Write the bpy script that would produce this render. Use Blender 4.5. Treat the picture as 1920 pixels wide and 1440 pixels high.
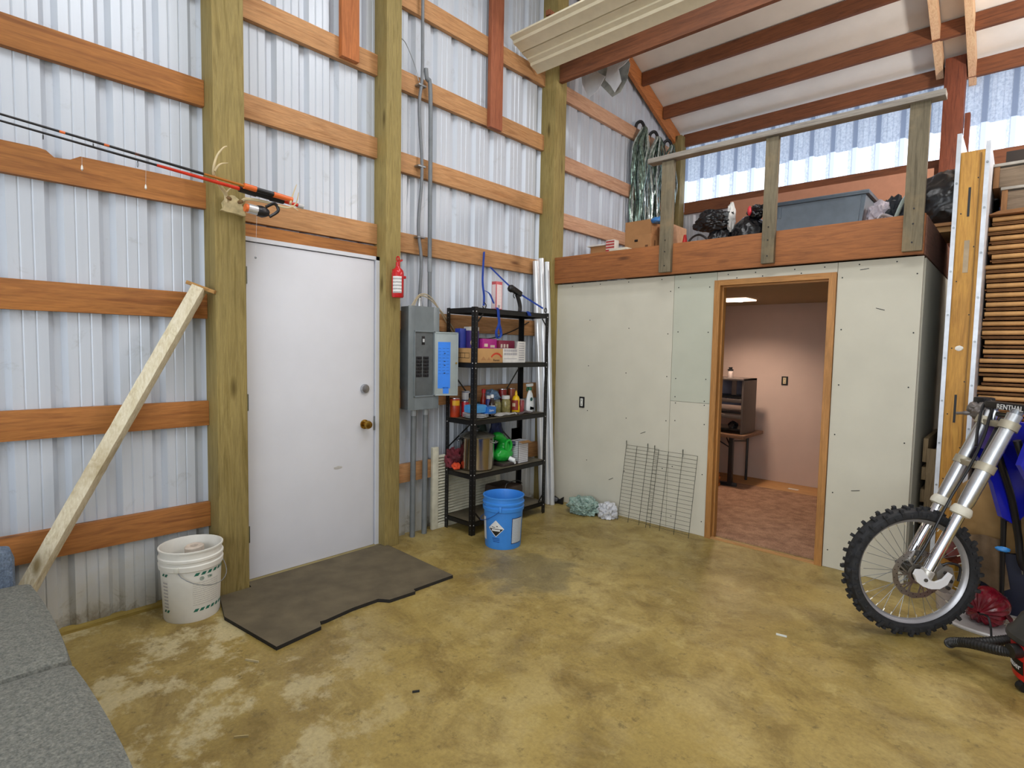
import bpy, bmesh, math, random
from mathutils import Vector, Matrix, Euler, noise
random.seed(7)
PI = math.pi
for o in list(bpy.data.objects): bpy.data.objects.remove(o)
scn = bpy.context.scene
col = scn.collection

# ------------------------------------------------------------------ camera
cam = bpy.data.cameras.new('camera'); co = bpy.data.objects.new('camera', cam); col.objects.link(co)
YAW, PIT, ROL, FPX = -0.7391, -0.0626, 0.0184, 1046.73
f = Vector((math.sin(YAW)*math.cos(PIT), math.cos(YAW)*math.cos(PIT), math.sin(PIT)))
r = Vector((math.cos(YAW), -math.sin(YAW), 0)); u = r.cross(f)
r2 = r*math.cos(ROL)+u*math.sin(ROL); u2 = -r*math.sin(ROL)+u*math.cos(ROL)
M = Matrix((r2, u2, -f)).transposed().to_4x4(); M.translation = Vector((3.4091, 0, 1.4462))
co.matrix_world = M
cam.sensor_width = 36; cam.lens = FPX/1920*36; cam.clip_start = .05
scn.camera = co
# ------------------------------------------------------------------ world, sun, daylight, fill lights, exposure
w = bpy.data.worlds.new('world'); scn.world = w; w.use_nodes = True
bg = w.node_tree.nodes['Background']; bg.inputs[0].default_value = (.86, .93, 1, 1); bg.inputs[1].default_value = 1.3
sd = bpy.data.lights.new('sun', 'SUN'); sd.energy = 12; sd.angle = .01; sd.color = (1, .97, .92)
so = bpy.data.objects.new('sun', sd); col.objects.link(so)
so.rotation_euler = Vector((-.55, -1, -.78)).to_track_quat('-Z', 'Y').to_euler()
def area(name, loc, target, size, size_y, e, c):
    l = bpy.data.lights.new(name, 'AREA'); l.shape = 'RECTANGLE'; l.size = size; l.size_y = size_y; l.energy = e; l.color = c
    o = bpy.data.objects.new(name, l); col.objects.link(o); o.location = loc
    o.rotation_euler = (Vector(target)-Vector(loc)).to_track_quat('-Z', 'Y').to_euler(); return o
area('garage_door_daylight', (4.2, -3.4, 2.0), (1.6, 3.6, 1.2), 5, 3.2, 120, (.94, .97, 1))
area('overhead_fill', (2.6, 1.2, 4.6), (2.4, 1.6, 0), 2.4, .5, 52, (.97, .98, 1))  # unseen fill light added under the roof to brighten the shop
area('overhead_fill', (1.9, 3.0, 4.7), (1.9, 3.0, 0), 1.6, .4, 26, (.97, .98, 1))  # second unseen overhead fill, added closer to the loft
sp = bpy.data.lights.new('loft_fill', 'POINT'); sp.energy = 140; sp.color = (1, .9, .82); sp.shadow_soft_size = .12; sq = bpy.data.objects.new('loft_fill', sp); col.objects.link(sq); sq.location = (4.3, 5.0, 3.45)  # unseen fill added to brighten the loft ceiling and right bay
scn.view_settings.view_transform = 'Standard'; scn.view_settings.look = 'None'
scn.view_settings.exposure = 0.22; scn.view_settings.gamma = 1; scn.view_settings.use_curve_mapping = False

# ------------------------------------------------------------------ materials
def lin(h):
    h = h.lstrip('#'); v = [int(h[i:i+2], 16)/255 for i in (0, 2, 4)]
    return tuple((c/12.92 if c <= .04045 else ((c+.055)/1.055)**2.4) for c in v)+(1,)
def newmat(name):
    m = bpy.data.materials.new(name); m.use_nodes = True
    nt = m.node_tree; return m, nt, nt.nodes, nt.links, nt.nodes['Principled BSDF']
def coords(N, L, scale, kind='Object'):
    tc = N.new('ShaderNodeTexCoord'); mp = N.new('ShaderNodeMapping'); mp.inputs['Scale'].default_value = scale
    L.new(tc.outputs[kind], mp.inputs['Vector']); return mp.outputs['Vector']
def noisen(N, L, vec, scale, detail=4, rough=.55, dist=0):
    n = N.new('ShaderNodeTexNoise'); n.inputs['Scale'].default_value = scale; n.inputs['Detail'].default_value = detail
    n.inputs['Roughness'].default_value = rough; n.inputs['Distortion'].default_value = dist
    if vec: L.new(vec, n.inputs['Vector'])
    return n.outputs['Fac']
def ramp(N, L, fac, stops):
    r_ = N.new('ShaderNodeValToRGB'); e = r_.color_ramp.elements
    while len(e) < len(stops): e.new(.5)
    for i, (p, c) in enumerate(stops): e[i].position = p; e[i].color = c if isinstance(c, tuple) else lin(c)
    L.new(fac, r_.inputs[0]); return r_.outputs[0]
def mixc(N, L, fac, a, b, mode='MIX'):
    m = N.new('ShaderNodeMix'); m.data_type = 'RGBA'; m.blend_type = mode
    for s, v in ((m.inputs[0], fac), (m.inputs[6], a), (m.inputs[7], b)):
        if hasattr(v, 'links'): L.new(v, s)
        elif isinstance(v, (tuple, float, int)): s.default_value = v
        else: s.default_value = lin(v)
    return m.outputs[2]
def bump(N, L, b, h, strength=.3, dist=.01):
    bn = N.new('ShaderNodeBump'); bn.inputs['Strength'].default_value = strength; bn.inputs['Distance'].default_value = dist
    L.new(h, bn.inputs['Height']); L.new(bn.outputs[0], b.inputs['Normal'])
_mc = {}
def plain(h, rough=.5, metal=0, var=.12, scale=14, bmp=.1, spec=None, coat=0, alpha=None, trans=0):
    k = ('p', h, rough, metal, var, scale, bmp, coat, alpha, trans)
    if k in _mc: return _mc[k]
    m, nt, N, L, b = newmat('surface_'+h.strip('#')); v = coords(N, L, (1, 1, 1))
    n = noisen(N, L, v, scale, 5)
    c = lin(h); d = tuple(x*(1-var*1.6) for x in c[:3])+(1,); e = tuple(min(1, x*(1+var*.7)) for x in c[:3])+(1,)
    L.new(ramp(N, L, n, [(.3, d), (.7, e)]), b.inputs['Base Color'])
    b.inputs['Roughness'].default_value = rough; b.inputs['Metallic'].default_value = metal
    if coat: b.inputs['Coat Weight'].default_value = coat
    if trans: b.inputs['Transmission Weight'].default_value = trans
    if alpha is not None: b.inputs['Alpha'].default_value = alpha
    if bmp: bump(N, L, b, n, bmp, .004)
    _mc[k] = m; return m
def wood(c1, c2, axis='Y', knot='#5a3418', rough=.7, grain=1.0, knots=True, stain=None):
    k = ('w', c1, c2, axis, knot, rough, grain, knots, stain)
    if k in _mc: return _mc[k]
    m, nt, N, L, b = newmat('wood_'+c1.strip('#')+axis)
    s = {'X': (1, 14, 14), 'Y': (14, 1, 14), 'Z': (14, 14, 1)}[axis]
    tc = N.new('ShaderNodeTexCoord'); oi = N.new('ShaderNodeObjectInfo')
    add = N.new('ShaderNodeVectorMath'); add.operation = 'ADD'; mul = N.new('ShaderNodeMath'); mul.operation = 'MULTIPLY'; mul.inputs[1].default_value = 37
    L.new(oi.outputs['Random'], mul.inputs[0]); L.new(tc.outputs['Object'], add.inputs[0]); L.new(mul.outputs[0], add.inputs[1])
    mp = N.new('ShaderNodeMapping'); mp.inputs['Scale'].default_value = s; L.new(add.outputs[0], mp.inputs['Vector'])
    g = noisen(N, L, mp.outputs[0], 1.6*grain, 6, .6, 1.4)
    base = ramp(N, L, g, [(.25, c2), (.5, c1), (.72, c2)])
    fine = noisen(N, L, mp.outputs[0], 9*grain, 3, .7)
    base = mixc(N, L, .28, base, ramp(N, L, fine, [(.35, (.25, .25, .25, 1)), (.65, (.75, .75, .75, 1))]), 'OVERLAY')
    big = noisen(N, L, add.outputs[0], 1.3, 3)
    base = mixc(N, L, .35, base, ramp(N, L, big, [(.3, (.3, .3, .3, 1)), (.7, (.7, .7, .7, 1))]), 'OVERLAY')
    if knots:
        ks = {'X': (1.6, 6, 6), 'Y': (6, 1.6, 6), 'Z': (6, 6, 1.6)}[axis]
        m2 = N.new('ShaderNodeMapping'); m2.inputs['Scale'].default_value = ks; L.new(add.outputs[0], m2.inputs['Vector'])
        vo = N.new('ShaderNodeTexVoronoi'); vo.inputs['Scale'].default_value = 1; L.new(m2.outputs[0], vo.inputs['Vector'])
        kf = ramp(N, L, vo.outputs['Distance'], [(.05, (1, 1, 1, 1)), (.14, (0, 0, 0, 1))])
        base = mixc(N, L, kf, base, knot)
    if stain:
        st = noisen(N, L, add.outputs[0], 3.3, 5, .65)
        base = mixc(N, L, ramp(N, L, st, [(.5, (0, 0, 0, 1)), (.68, (.8, .8, .8, 1))]), base, stain)
    L.new(base, b.inputs['Base Color']); b.inputs['Roughness'].default_value = rough
    bump(N, L, b, fine, .25, .003); _mc[k] = m; return m
def metal_wall(name, base, dirt, lowdirt=True):
    m, nt, N, L, b = newmat(name)
    v = coords(N, L, (1, 1, .35)); tc = N.new('ShaderNodeTexCoord')
    n1 = noisen(N, L, v, 2.2, 5, .6); c = ramp(N, L, n1, [(.3, base), (.75, base)])
    n2 = noisen(N, L, coords(N, L, (30, 30, 1.2)), 1, 4, .6)
    c = mixc(N, L, .09, c, ramp(N, L, n2, [(.3, (.3, .3, .3, 1)), (.7, (.7, .7, .7, 1))]), 'OVERLAY')
    n3 = noisen(N, L, tc.outputs['Object'], 6, 8, .72, .6)
    c = mixc(N, L, ramp(N, L, n3, [(.6, (0, 0, 0, 1)), (.74, (.45, .45, .45, 1))]), c, dirt)
    if lowdirt:
        geo = N.new('ShaderNodeNewGeometry'); sx = N.new('ShaderNodeSeparateXYZ'); L.new(geo.outputs['Position'], sx.inputs[0])
        ad = N.new('ShaderNodeMath'); ad.operation = 'MULTIPLY_ADD'; L.new(n3, ad.inputs[0]); ad.inputs[1].default_value = .8; L.new(sx.outputs['Z'], ad.inputs[2])
        c = mixc(N, L, ramp(N, L, ad.outputs[0], [(.3, (.75, .75, .75, 1)), (.95, (0, 0, 0, 1))]), c, '#b9b29a')
        c = mixc(N, L, ramp(N, L, ad.outputs[0], [(.33, (.7, .7, .7, 1)), (.47, (0, 0, 0, 1))]), c, '#5c4d30')
    L.new(c, b.inputs['Base Color']); b.inputs['Roughness'].default_value = .38; b.inputs['Metallic'].default_value = .12
    return m
def floor_mat():
    m, nt, N, L, b = newmat('stained_concrete')
    v = coords(N, L, (1, 1, 1))
    a = noisen(N, L, v, 1.1, 7, .62, .35); c = ramp(N, L, a, [(.3, '#83703c'), (.5, '#9b864a'), (.68, '#ab9860')])
    bb = noisen(N, L, v, 3.4, 9, .68, .6)
    c = mixc(N, L, ramp(N, L, bb, [(.45, (0, 0, 0, 1)), (.66, (.75, .75, .75, 1))]), c, '#6d5827')
    # pale worn patches, mostly near the couch and the mat
    d = noisen(N, L, v, 2.9, 10, .7, .15)
    mk = ramp(N, L, d, [(.50, (0, 0, 0, 1)), (.57, (.8, .8, .8, 1))])
    sx = N.new('ShaderNodeSeparateXYZ'); L.new(v, sx.inputs[0])
    near = N.new('ShaderNodeMapRange'); near.inputs[1].default_value = 1.25; near.inputs[2].default_value = 2.0; near.inputs[3].default_value = 1; near.inputs[4].default_value = .12
    ad = N.new('ShaderNodeMath'); ad.operation = 'MULTIPLY_ADD'; L.new(sx.outputs['X'], ad.inputs[0]); ad.inputs[1].default_value = .35; L.new(sx.outputs['Y'], ad.inputs[2])
    L.new(ad.outputs[0], near.inputs[0])
    mm = N.new('ShaderNodeMath'); mm.operation = 'MULTIPLY'; L.new(mk, mm.inputs[0]); L.new(near.outputs[0], mm.inputs[1])
    c = mixc(N, L, mm.outputs[0], c, '#c0b48c')
    # oily stain near the shelf
    dist = N.new('ShaderNodeVectorMath'); dist.operation = 'DISTANCE'; L.new(v, dist.inputs[0]); dist.inputs[1].default_value = (1.12, 2.72, 0)
    e = noisen(N, L, v, 7, 6, .6); su = N.new('ShaderNodeMath'); su.operation = 'MULTIPLY_ADD'; L.new(e, su.inputs[0]); su.inputs[1].default_value = .55; L.new(dist.outputs['Value'], su.inputs[2])
    c = mixc(N, L, ramp(N, L, su.outputs[0], [(.52, (.55, .55, .55, 1)), (.66, (0, 0, 0, 1))]), c, '#57523f')
    s1 = noisen(N, L, v, 16, 8, .75); c = mixc(N, L, ramp(N, L, s1, [(.56, (0, 0, 0, 1)), (.66, (.6, .6, .6, 1))]), c, '#54482a')
    s2 = noisen(N, L, v, 6.5, 9, .7, .4); c = mixc(N, L, ramp(N, L, s2, [(.56, (0, 0, 0, 1)), (.7, (.5, .5, .5, 1))]), c, '#b5a56c')
    g = noisen(N, L, v, 60, 3, .7)
    c = mixc(N, L, .35, c, ramp(N, L, g, [(.3, (.3, .3, .3, 1)), (.7, (.7, .7, .7, 1))]), 'OVERLAY')
    L.new(c, b.inputs['Base Color'])
    L.new(ramp(N, L, bb, [(.3, (.36, .36, .36, 1)), (.7, (.55, .55, .55, 1))]), b.inputs['Roughness'])
    bump(N, L, b, g, .12, .004); return m
def carpet_mat(name, c1, c2, sc=9):
    m, nt, N, L, b = newmat(name); v = coords(N, L, (1, 1, 1))
    a = noisen(N, L, v, sc, 8, .75); g = noisen(N, L, v, 140, 2)
    c = ramp(N, L, a, [(.35, c1), (.62, c2)])
    c = mixc(N, L, .5, c, ramp(N, L, g, [(.3, (.2, .2, .2, 1)), (.7, (.8, .8, .8, 1))]), 'OVERLAY')
    L.new(c, b.inputs['Base Color']); b.inputs['Roughness'].default_value = .95; bump(N, L, b, g, .5, .006); return m
def translucent_mat():
    m, nt, N, L, b = newmat('translucent_panel'); v = coords(N, L, (1, 1, 1))
    n = noisen(N, L, v, 40, 4, .7); c = ramp(N, L, n, [(.3, '#a9b6cc'), (.6, '#d3dcec')])
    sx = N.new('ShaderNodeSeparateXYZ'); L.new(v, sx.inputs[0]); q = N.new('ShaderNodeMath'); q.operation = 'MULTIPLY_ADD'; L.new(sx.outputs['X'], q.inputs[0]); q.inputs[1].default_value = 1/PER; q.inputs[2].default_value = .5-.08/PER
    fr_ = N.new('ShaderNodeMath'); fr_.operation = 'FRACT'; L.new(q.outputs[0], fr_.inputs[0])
    c = mixc(N, L, ramp(N, L, fr_.outputs[0], [(.36, (0, 0, 0, 1)), (.42, (1, 1, 1, 1)), (.58, (1, 1, 1, 1)), (.64, (0, 0, 0, 1))]), c, '#8691a8')   # rib shade painted as a darker groove tint, with lap lines and grime
    t = N.new('ShaderNodeBsdfTranslucent'); L.new(c, t.inputs[0]); mx = N.new('ShaderNodeMixShader'); mx.inputs[0].default_value = .2
    L.new(c, b.inputs['Base Color']); b.inputs['Roughness'].default_value = .4
    L.new(t.outputs[0], mx.inputs[1]); L.new(b.outputs[0], mx.inputs[2]); L.new(mx.outputs[0], N['Material Output'].inputs[0]); return m
def emit(h, s):
    m, nt, N, L, b = newmat('lamp_glow'); b.inputs['Emission Color'].default_value = lin(h); b.inputs['Emission Strength'].default_value = s; return m
def lines_mat(name, paper, ink, rows, axis='Z', fill=.5, cut=.45):
    """paper with rows of tiny print"""
    m, nt, N, L, b = newmat(name); tc = N.new('ShaderNodeTexCoord'); sx = N.new('ShaderNodeSeparateXYZ'); L.new(tc.outputs['Generated'], sx.inputs[0])
    ml = N.new('ShaderNodeMath'); ml.operation = 'MULTIPLY'; ml.inputs[1].default_value = rows; L.new(sx.outputs[axis], ml.inputs[0])
    fr = N.new('ShaderNodeMath'); fr.operation = 'FRACT'; L.new(ml.outputs[0], fr.inputs[0])
    lt = N.new('ShaderNodeMath'); lt.operation = 'LESS_THAN'; lt.inputs[1].default_value = fill; L.new(fr.outputs[0], lt.inputs[0])
    n = noisen(N, L, coords(N, L, (40, 40, 40), 'Generated'), 1.4, 2); gt = N.new('ShaderNodeMath'); gt.operation = 'GREATER_THAN'; gt.inputs[1].default_value = cut; L.new(n, gt.inputs[0])
    mu = N.new('ShaderNodeMath'); mu.operation = 'MULTIPLY'; L.new(lt.outputs[0], mu.inputs[0]); L.new(gt.outputs[0], mu.inputs[1])
    L.new(mixc(N, L, mu.outputs[0], lin(paper), lin(ink)), b.inputs['Base Color']); b.inputs['Roughness'].default_value = .6; return m

M_METAL = metal_wall('painted_steel_siding', '#c3cad4', '#8d8f8c'); M_METALB = metal_wall('steel_siding_rear', '#c9cbd2', '#8e8f90', False)
M_POST = wood('#93824e', '#766532', 'Z', '#5a4a1c', .75); M_POST2 = wood('#85764a', '#665936', 'Z', '#4a3c20', .75)
M_GIRT = wood('#b98a5c', '#9b6a3e', 'Y'); M_GIRTA = wood('#a66c34', '#7c491e', 'Y', grain=.8); M_GIRTD = wood('#cda283', '#b28565', 'Y')
M_BOARD = wood('#98583a', '#7a3f26', 'Z', knots=False)
M_BEAM = wood('#9c6032', '#7a4822', 'X', '#4a280f'); M_BEAMY = wood('#7a5443', '#5c3a2c', 'Y', knots=False)
M_PURLIN = wood('#7c4a2c', '#58311c', 'X', knots=False); M_RAFT = wood('#b8733e', '#8f5226', 'Y', knots=False)
M_PALE = wood('#e0bd96', '#c9a078', 'Y', knots=False); M_REDPOST = wood('#80452d', '#5e2e1d', 'Z', '#4c1c10')
M_GREYW = wood('#776d58', '#5b5240', 'Z', '#3c3528', .85, stain='#8c7a5c'); M_GREYX = wood('#958e84', '#787068', 'X', '#655d50', .85)
M_JAMB = wood('#b07c42', '#93632c', 'Z', knots=False, rough=.5); M_JAMBX = wood('#b07c42', '#93632c', 'X', knots=False, rough=.5)
M_PINE = wood('#c5913f', '#a3702a', 'Z', '#7a4c1c', .6); M_LUMBER = wood('#d4cab0', '#b5a888', 'Z', '#8d7d58', .85, stain='#a08e68')
M_PLYX = wood('#b88a56', '#9a6e3c', 'X', knots=False)
M_WHITE = plain('#d3d5dc', .42, var=.03, scale=3); M_DRY = plain('#c9c5b5', .85, var=.03, scale=5, bmp=.05); M_DRYG = plain('#bbbdad', .85, var=.03, scale=5, bmp=.05)
M_ROOMW = plain('#c8b2a6', .85, var=.04, scale=3, bmp=.05); M_CEIL = plain('#a89478', .9, var=.03, bmp=.05)
M_BLACK = plain('#17171a', .38, var=.1); M_RUB = plain('#26272a', .75, var=.3, scale=40, bmp=.3); M_INK = plain('#0c0c0d', .5)
M_STEEL = plain('#b9bcc0', .22, 1, var=.05); M_ALU = plain('#cfd3d8', .3, 1, var=.06, scale=30); M_CHROME = plain('#e2e6ee', .06, 1, var=.02)
M_BRASS = plain('#a8853c', .25, 1); M_GALV = plain('#9a9fa3', .4, .8, var=.2)

# ------------------------------------------------------------------ mesh helpers
class MB:
    def __init__(s): s.bm = bmesh.new(); s.mi = 0
    def _new(s, fs):
        for q in fs: q.material_index = s.mi; q.smooth = True
    def box(s, x0, y0, z0, x1, y1, z1, bev=0, mi=None, mat=None):
        if mi is not None: s.mi = mi
        n0 = set(s.bm.faces)
        vs = [s.bm.verts.new(Vector(p)) for p in ((x0, y0, z0), (x1, y0, z0), (x1, y1, z0), (x0, y1, z0), (x0, y0, z1), (x1, y0, z1), (x1, y1, z1), (x0, y1, z1))]
        fs = [s.bm.faces.new([vs[i] for i in q]) for q in ((0, 3, 2, 1), (4, 5, 6, 7), (0, 1, 5, 4), (1, 2, 6, 5), (2, 3, 7, 6), (3, 0, 4, 7))]
        if bev:
            es = list({e for q in fs for e in q.edges})
            res = bmesh.ops.bevel(s.bm, geom=es, offset=bev, segments=2, affect='EDGES', profile=.6)
            fs = [q for q in s.bm.faces if q not in n0]
        if mat:
            for v in {v for q in fs for v in q.verts}: v.co = mat @ v.co
        s._new(fs); return s
    def bar(s, a, b, wx, wy, up=(0, 0, 1), bev=0, roll=0):
        """box of section wx*wy from a to b"""
        a = Vector(a); b = Vector(b); d = (b-a); z = d.normalized(); x = Vector(up).cross(z)
        if x.length < 1e-4: x = Vector((1, 0, 0)).cross(z)
        x.normalize(); y = z.cross(x); m = Matrix((x, y, z)).transposed().to_4x4() @ Matrix.Rotation(roll, 4, 'Z'); m.translation = a
        return s.box(-wx/2, -wy/2, 0, wx/2, wy/2, d.length, bev, mat=m)
    def prism(s, pts, axis, a, b, mi=None):
        if mi is not None: s.mi = mi
        def P(p, t):
            return {'X': (t, p[0], p[1]), 'Y': (p[0], t, p[1]), 'Z': (p[0], p[1], t)}[axis]
        A = [s.bm.verts.new(P(p, a)) for p in pts]; B = [s.bm.verts.new(P(p, b)) for p in pts]; n = len(pts)
        fs = [s.bm.faces.new(A), s.bm.faces.new(B[::-1])]+[s.bm.faces.new((A[i], B[i], B[(i+1) % n], A[(i+1) % n])) for i in range(n)]
        s._new(fs); bmesh.ops.recalc_face_normals(s.bm, faces=fs); return s
    def tube(s, pts, r_, seg=8, closed=False, flat=None, mi=None):
        if mi is not None: s.mi = mi
        pts = [Vector(p) for p in pts]; n = len(pts); rs = r_ if isinstance(r_, (list, tuple)) else [r_]*n
        rings = []; prev = None
        for i, p in enumerate(pts):
            if closed: t = pts[(i+1) % n]-pts[i-1]
            else: t = pts[min(i+1, n-1)]-pts[max(i-1, 0)]
            t.normalize()
            if prev is None:
                a = Vector((0, 0, 1)) if abs(t.z) < .9 else Vector((1, 0, 0)); x = t.cross(a).normalized()
            else:
                x = (prev-t*prev.dot(t)).normalized()
            prev = x; y = t.cross(x)
            fx, fy = (1, 1) if flat is None else flat
            rings.append([s.bm.verts.new(p+(x*math.cos(2*PI*k/seg)*fx+y*math.sin(2*PI*k/seg)*fy)*rs[i]) for k in range(seg)])
        fs = []
        for i in range(n if closed else n-1):
            A, B = rings[i], rings[(i+1) % n]
            for k in range(seg): fs.append(s.bm.faces.new((A[k], A[(k+1) % seg], B[(k+1) % seg], B[k])))
        if not closed: fs += [s.bm.faces.new(rings[0][::-1]), s.bm.faces.new(rings[-1])]
        s._new(fs); return s
    def lathe(s, prof, c=(0, 0, 0), seg=32, sx=1, sy=1, mat=None, mi=None):
        if mi is not None: s.mi = mi
        c = Vector(c); rings = []
        for rr, z in prof:
            if rr < 1e-5: rings.append([s.bm.verts.new((0, 0, z))])
            else: rings.append([s.bm.verts.new((math.cos(2*PI*k/seg)*rr*sx, math.sin(2*PI*k/seg)*rr*sy, z)) for k in range(seg)])
        fs = []
        for A, B in zip(rings, rings[1:]):
            if len(A) == 1 and len(B) == 1: continue
            for k in range(seg):
                k2 = (k+1) % seg
                if len(A) == 1: fs.append(s.bm.faces.new((A[0], B[k2], B[k])))
                elif len(B) == 1: fs.append(s.bm.faces.new((A[k], A[k2], B[0])))
                else: fs.append(s.bm.faces.new((A[k], A[k2], B[k2], B[k])))
        for ring, rev in ((rings[0], True), (rings[-1], False)):
            pass
        vs = {v for q in fs for v in q.verts}
        for v in vs: v.co = (mat @ v.co if mat else v.co)+c
        s._new(fs); bmesh.ops.recalc_face_normals(s.bm, faces=fs); return s
    def cyl(s, a, b, r_, seg=16, r1=None):
        return s.tube([a, b], [r_, r_ if r1 is None else r1], seg)
    def blob(s, c, rad, amp=.1, fr=3, seed=0, sub=4, flat=True, squash=None):
        c = Vector(c); n0 = set(s.bm.verts); bmesh.ops.create_icosphere(s.bm, subdivisions=sub, radius=1)
        vs = [v for v in s.bm.verts if v not in n0]; off = Vector((seed*7.3, seed*3.1, seed*1.7))
        for v in vs:
            d = v.co.copy(); k = 1+amp*noise.noise(d*fr+off)+amp*.55*(1-2*abs(noise.noise(d*fr*2.3+off)))
            q = Vector((d.x*rad[0]*k, d.y*rad[1]*k, d.z*rad[2]*k))
            if flat and q.z < -rad[2]*.7: q.z = -rad[2]*.7
            v.co = c+q
        s._new([q for q in s.bm.faces if all(v not in n0 for v in q.verts)]); return s
    def grid(s, fn, nu, nv, thick=0, mi=None):
        if mi is not None: s.mi = mi
        V = [[s.bm.verts.new(fn(i/nu, j/nv)) for j in range(nv+1)] for i in range(nu+1)]
        fs = [s.bm.faces.new((V[i][j], V[i+1][j], V[i+1][j+1], V[i][j+1])) for i in range(nu) for j in range(nv)]
        s._new(fs)
        if thick:
            res = bmesh.ops.solidify(s.bm, geom=fs, thickness=thick)
            for q in res['geom']:
                if isinstance(q, bmesh.types.BMFace): q.material_index = s.mi; q.smooth = True
        return s
    def text(s, string, size, depth, mat, mi=None, align='CENTER'):
        if mi is not None: s.mi = mi
        cu = bpy.data.curves.new('t', 'FONT'); cu.body = string; cu.size = size; cu.extrude = depth/2; cu.align_x = align; cu.align_y = 'CENTER'
        o = bpy.data.objects.new('t', cu); col.objects.link(o); dg = bpy.context.evaluated_depsgraph_get()
        me = bpy.data.meshes.new_from_object(o.evaluated_get(dg)); bpy.data.objects.remove(o); bpy.data.curves.remove(cu)
        n0 = set(s.bm.faces); nv = set(s.bm.verts); s.bm.from_mesh(me); bpy.data.meshes.remove(me)
        for v in s.bm.verts:
            if v not in nv: v.co = mat @ v.co
        for q in s.bm.faces:
            if q not in n0: q.material_index = s.mi
        return s
    def build(s, name, mats, parent=None, origin=None, sharp=35):
        me = bpy.data.meshes.new(name)
        if parent is not None: off = ORG[parent.name]
        elif origin is not None: off = Vector(origin)
        else:
            c = [v.co for v in s.bm.verts]
            off = Vector(((min(v.x for v in c)+max(v.x for v in c))/2, (min(v.y for v in c)+max(v.y for v in c))/2, min(v.z for v in c)))
        for v in s.bm.verts: v.co -= off
        s.bm.to_mesh(me); s.bm.free()
        for m in (mats if isinstance(mats, (list, tuple)) else [mats]): me.materials.append(m)
        me.set_sharp_from_angle(angle=math.radians(sharp))
        o = bpy.data.objects.new(name, me); col.objects.link(o)
        if parent is not None: o.parent = parent
        else: o.location = off
        ORG[o.name] = off; return o
ORG = {}
def tag(o, label=None, cat=None, group=None, kind=None):
    if label: o['label'] = label
    if cat: o['category'] = cat
    if group: o['group'] = group
    if kind: o['kind'] = kind
    return o
def thing(name, label, cat, loc, group=None, kind=None, local=False, rotz=0):
    """Empty at the base; parts are given in world coordinates unless local"""
    o = bpy.data.objects.new(name, None); col.objects.link(o); o.empty_display_size = .1
    o.location = loc; o.rotation_euler = (0, 0, rotz); ORG[o.name] = Vector((0, 0, 0)) if local else Vector(loc)
    return tag(o, label, cat, group, kind)
def struct(mb, name, mats, label=None, parent=None, origin=None):
    o = mb.build(name, mats, parent, origin)
    if parent is None: o['kind'] = 'structure'; o['label'] = label or name.replace('_', ' ')
    return o
def B(*a, **k): return MB().box(*a, **k)

# ================================================================== SETTING
struct(B(-.3, -4, -.12, 6.5, 7, 0), 'floor', floor_mat(), 'stained ochre-brown concrete shop floor', origin=(0, 0, 0))
def roofz(y): return 4.2+.4*(6.82-y) if y > 2 else 4.2+.4*4.82-.4*(2-y)
PER = .21
def corr_profile(y0, y1, ph, gw=.036):
    """(y, depth) points of ribbed siding; grooves point outwards"""
    pts = []; k = math.floor((y0-ph)/PER)
    while ph+k*PER < y1+PER:
        c = ph+k*PER
        for dy, d in ((-gw, 0), (-gw*.38, .028), (gw*.38, .028), (gw, 0), (.075, 0), (.08, .004), (.085, 0), (.125, 0), (.13, .004), (.135, 0)): pts.append((c+dy, d))
        k += 1
    out = [(y, d) for y, d in pts if y0 < y < y1]
    return [(y0, 0)]+out+[(y1, 0)]
def siding(mb, y0, y1, z0, z1f, x=-.04, ph=.10, along='Y', dm=1, gw=.036):
    P = corr_profile(y0, y1, ph, gw); rows = []
    for (y, d) in P:
        d *= dm
        zt = z1f(y) if callable(z1f) else z1f
        if along == 'Y': rows.append((mb.bm.verts.new((x-d, y, z0)), mb.bm.verts.new((x-d, y, zt))))
        else: rows.append((mb.bm.verts.new((y, x+d, z0)), mb.bm.verts.new((y, x+d, zt))))
    for a, b in zip(rows, rows[1:]):
        q = mb.bm.faces.new((a[0], b[0], b[1], a[1])); q.smooth = False; q.material_index = mb.mi
m = MB(); rz = lambda y: roofz(y)+.1
siding(m, -4, 1.34, 0, rz); siding(m, 1.34, 2.28, 2.0, rz); siding(m, 2.28, 6.9, 0, rz)
struct(m, 'wall_left', M_METAL, 'pale ribbed steel siding of the left wall')
m = MB(); siding(m, -.04, 6.5, 0, 3.24, 6.86, .05, 'X'); struct(m, 'wall_back', M_METALB, 'pale ribbed steel siding of the rear wall')
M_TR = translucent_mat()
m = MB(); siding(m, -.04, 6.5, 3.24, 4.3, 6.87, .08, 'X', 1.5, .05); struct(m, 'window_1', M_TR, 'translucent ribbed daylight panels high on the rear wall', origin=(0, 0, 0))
struct(B(6.5, -4, 0, 6.6, 7, 5.5), 'wall_right', M_METALB, 'plain right side wall')
m = MB()
def rq(a, b, t):
    m.prism([(a, roofz(a)), (b, roofz(b)), (b, roofz(b)+t), (a, roofz(a)+t)], 'X', -.6, 7)
rq(-4.2, 2, .03); rq(2, 6.9, .03)
m.prism([(6.9, roofz(6.9)), (7.35, roofz(7.35)), (7.35, roofz(7.35)+.03), (6.9, roofz(6.9)+.03)], 'X', -.6, 7)
M_INS = plain('#ebe9e3', .6, var=.05, scale=3, bmp=.4)
struct(m, 'ceiling', M_INS, 'off-white insulation sheeting under the sloped roof')
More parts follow.
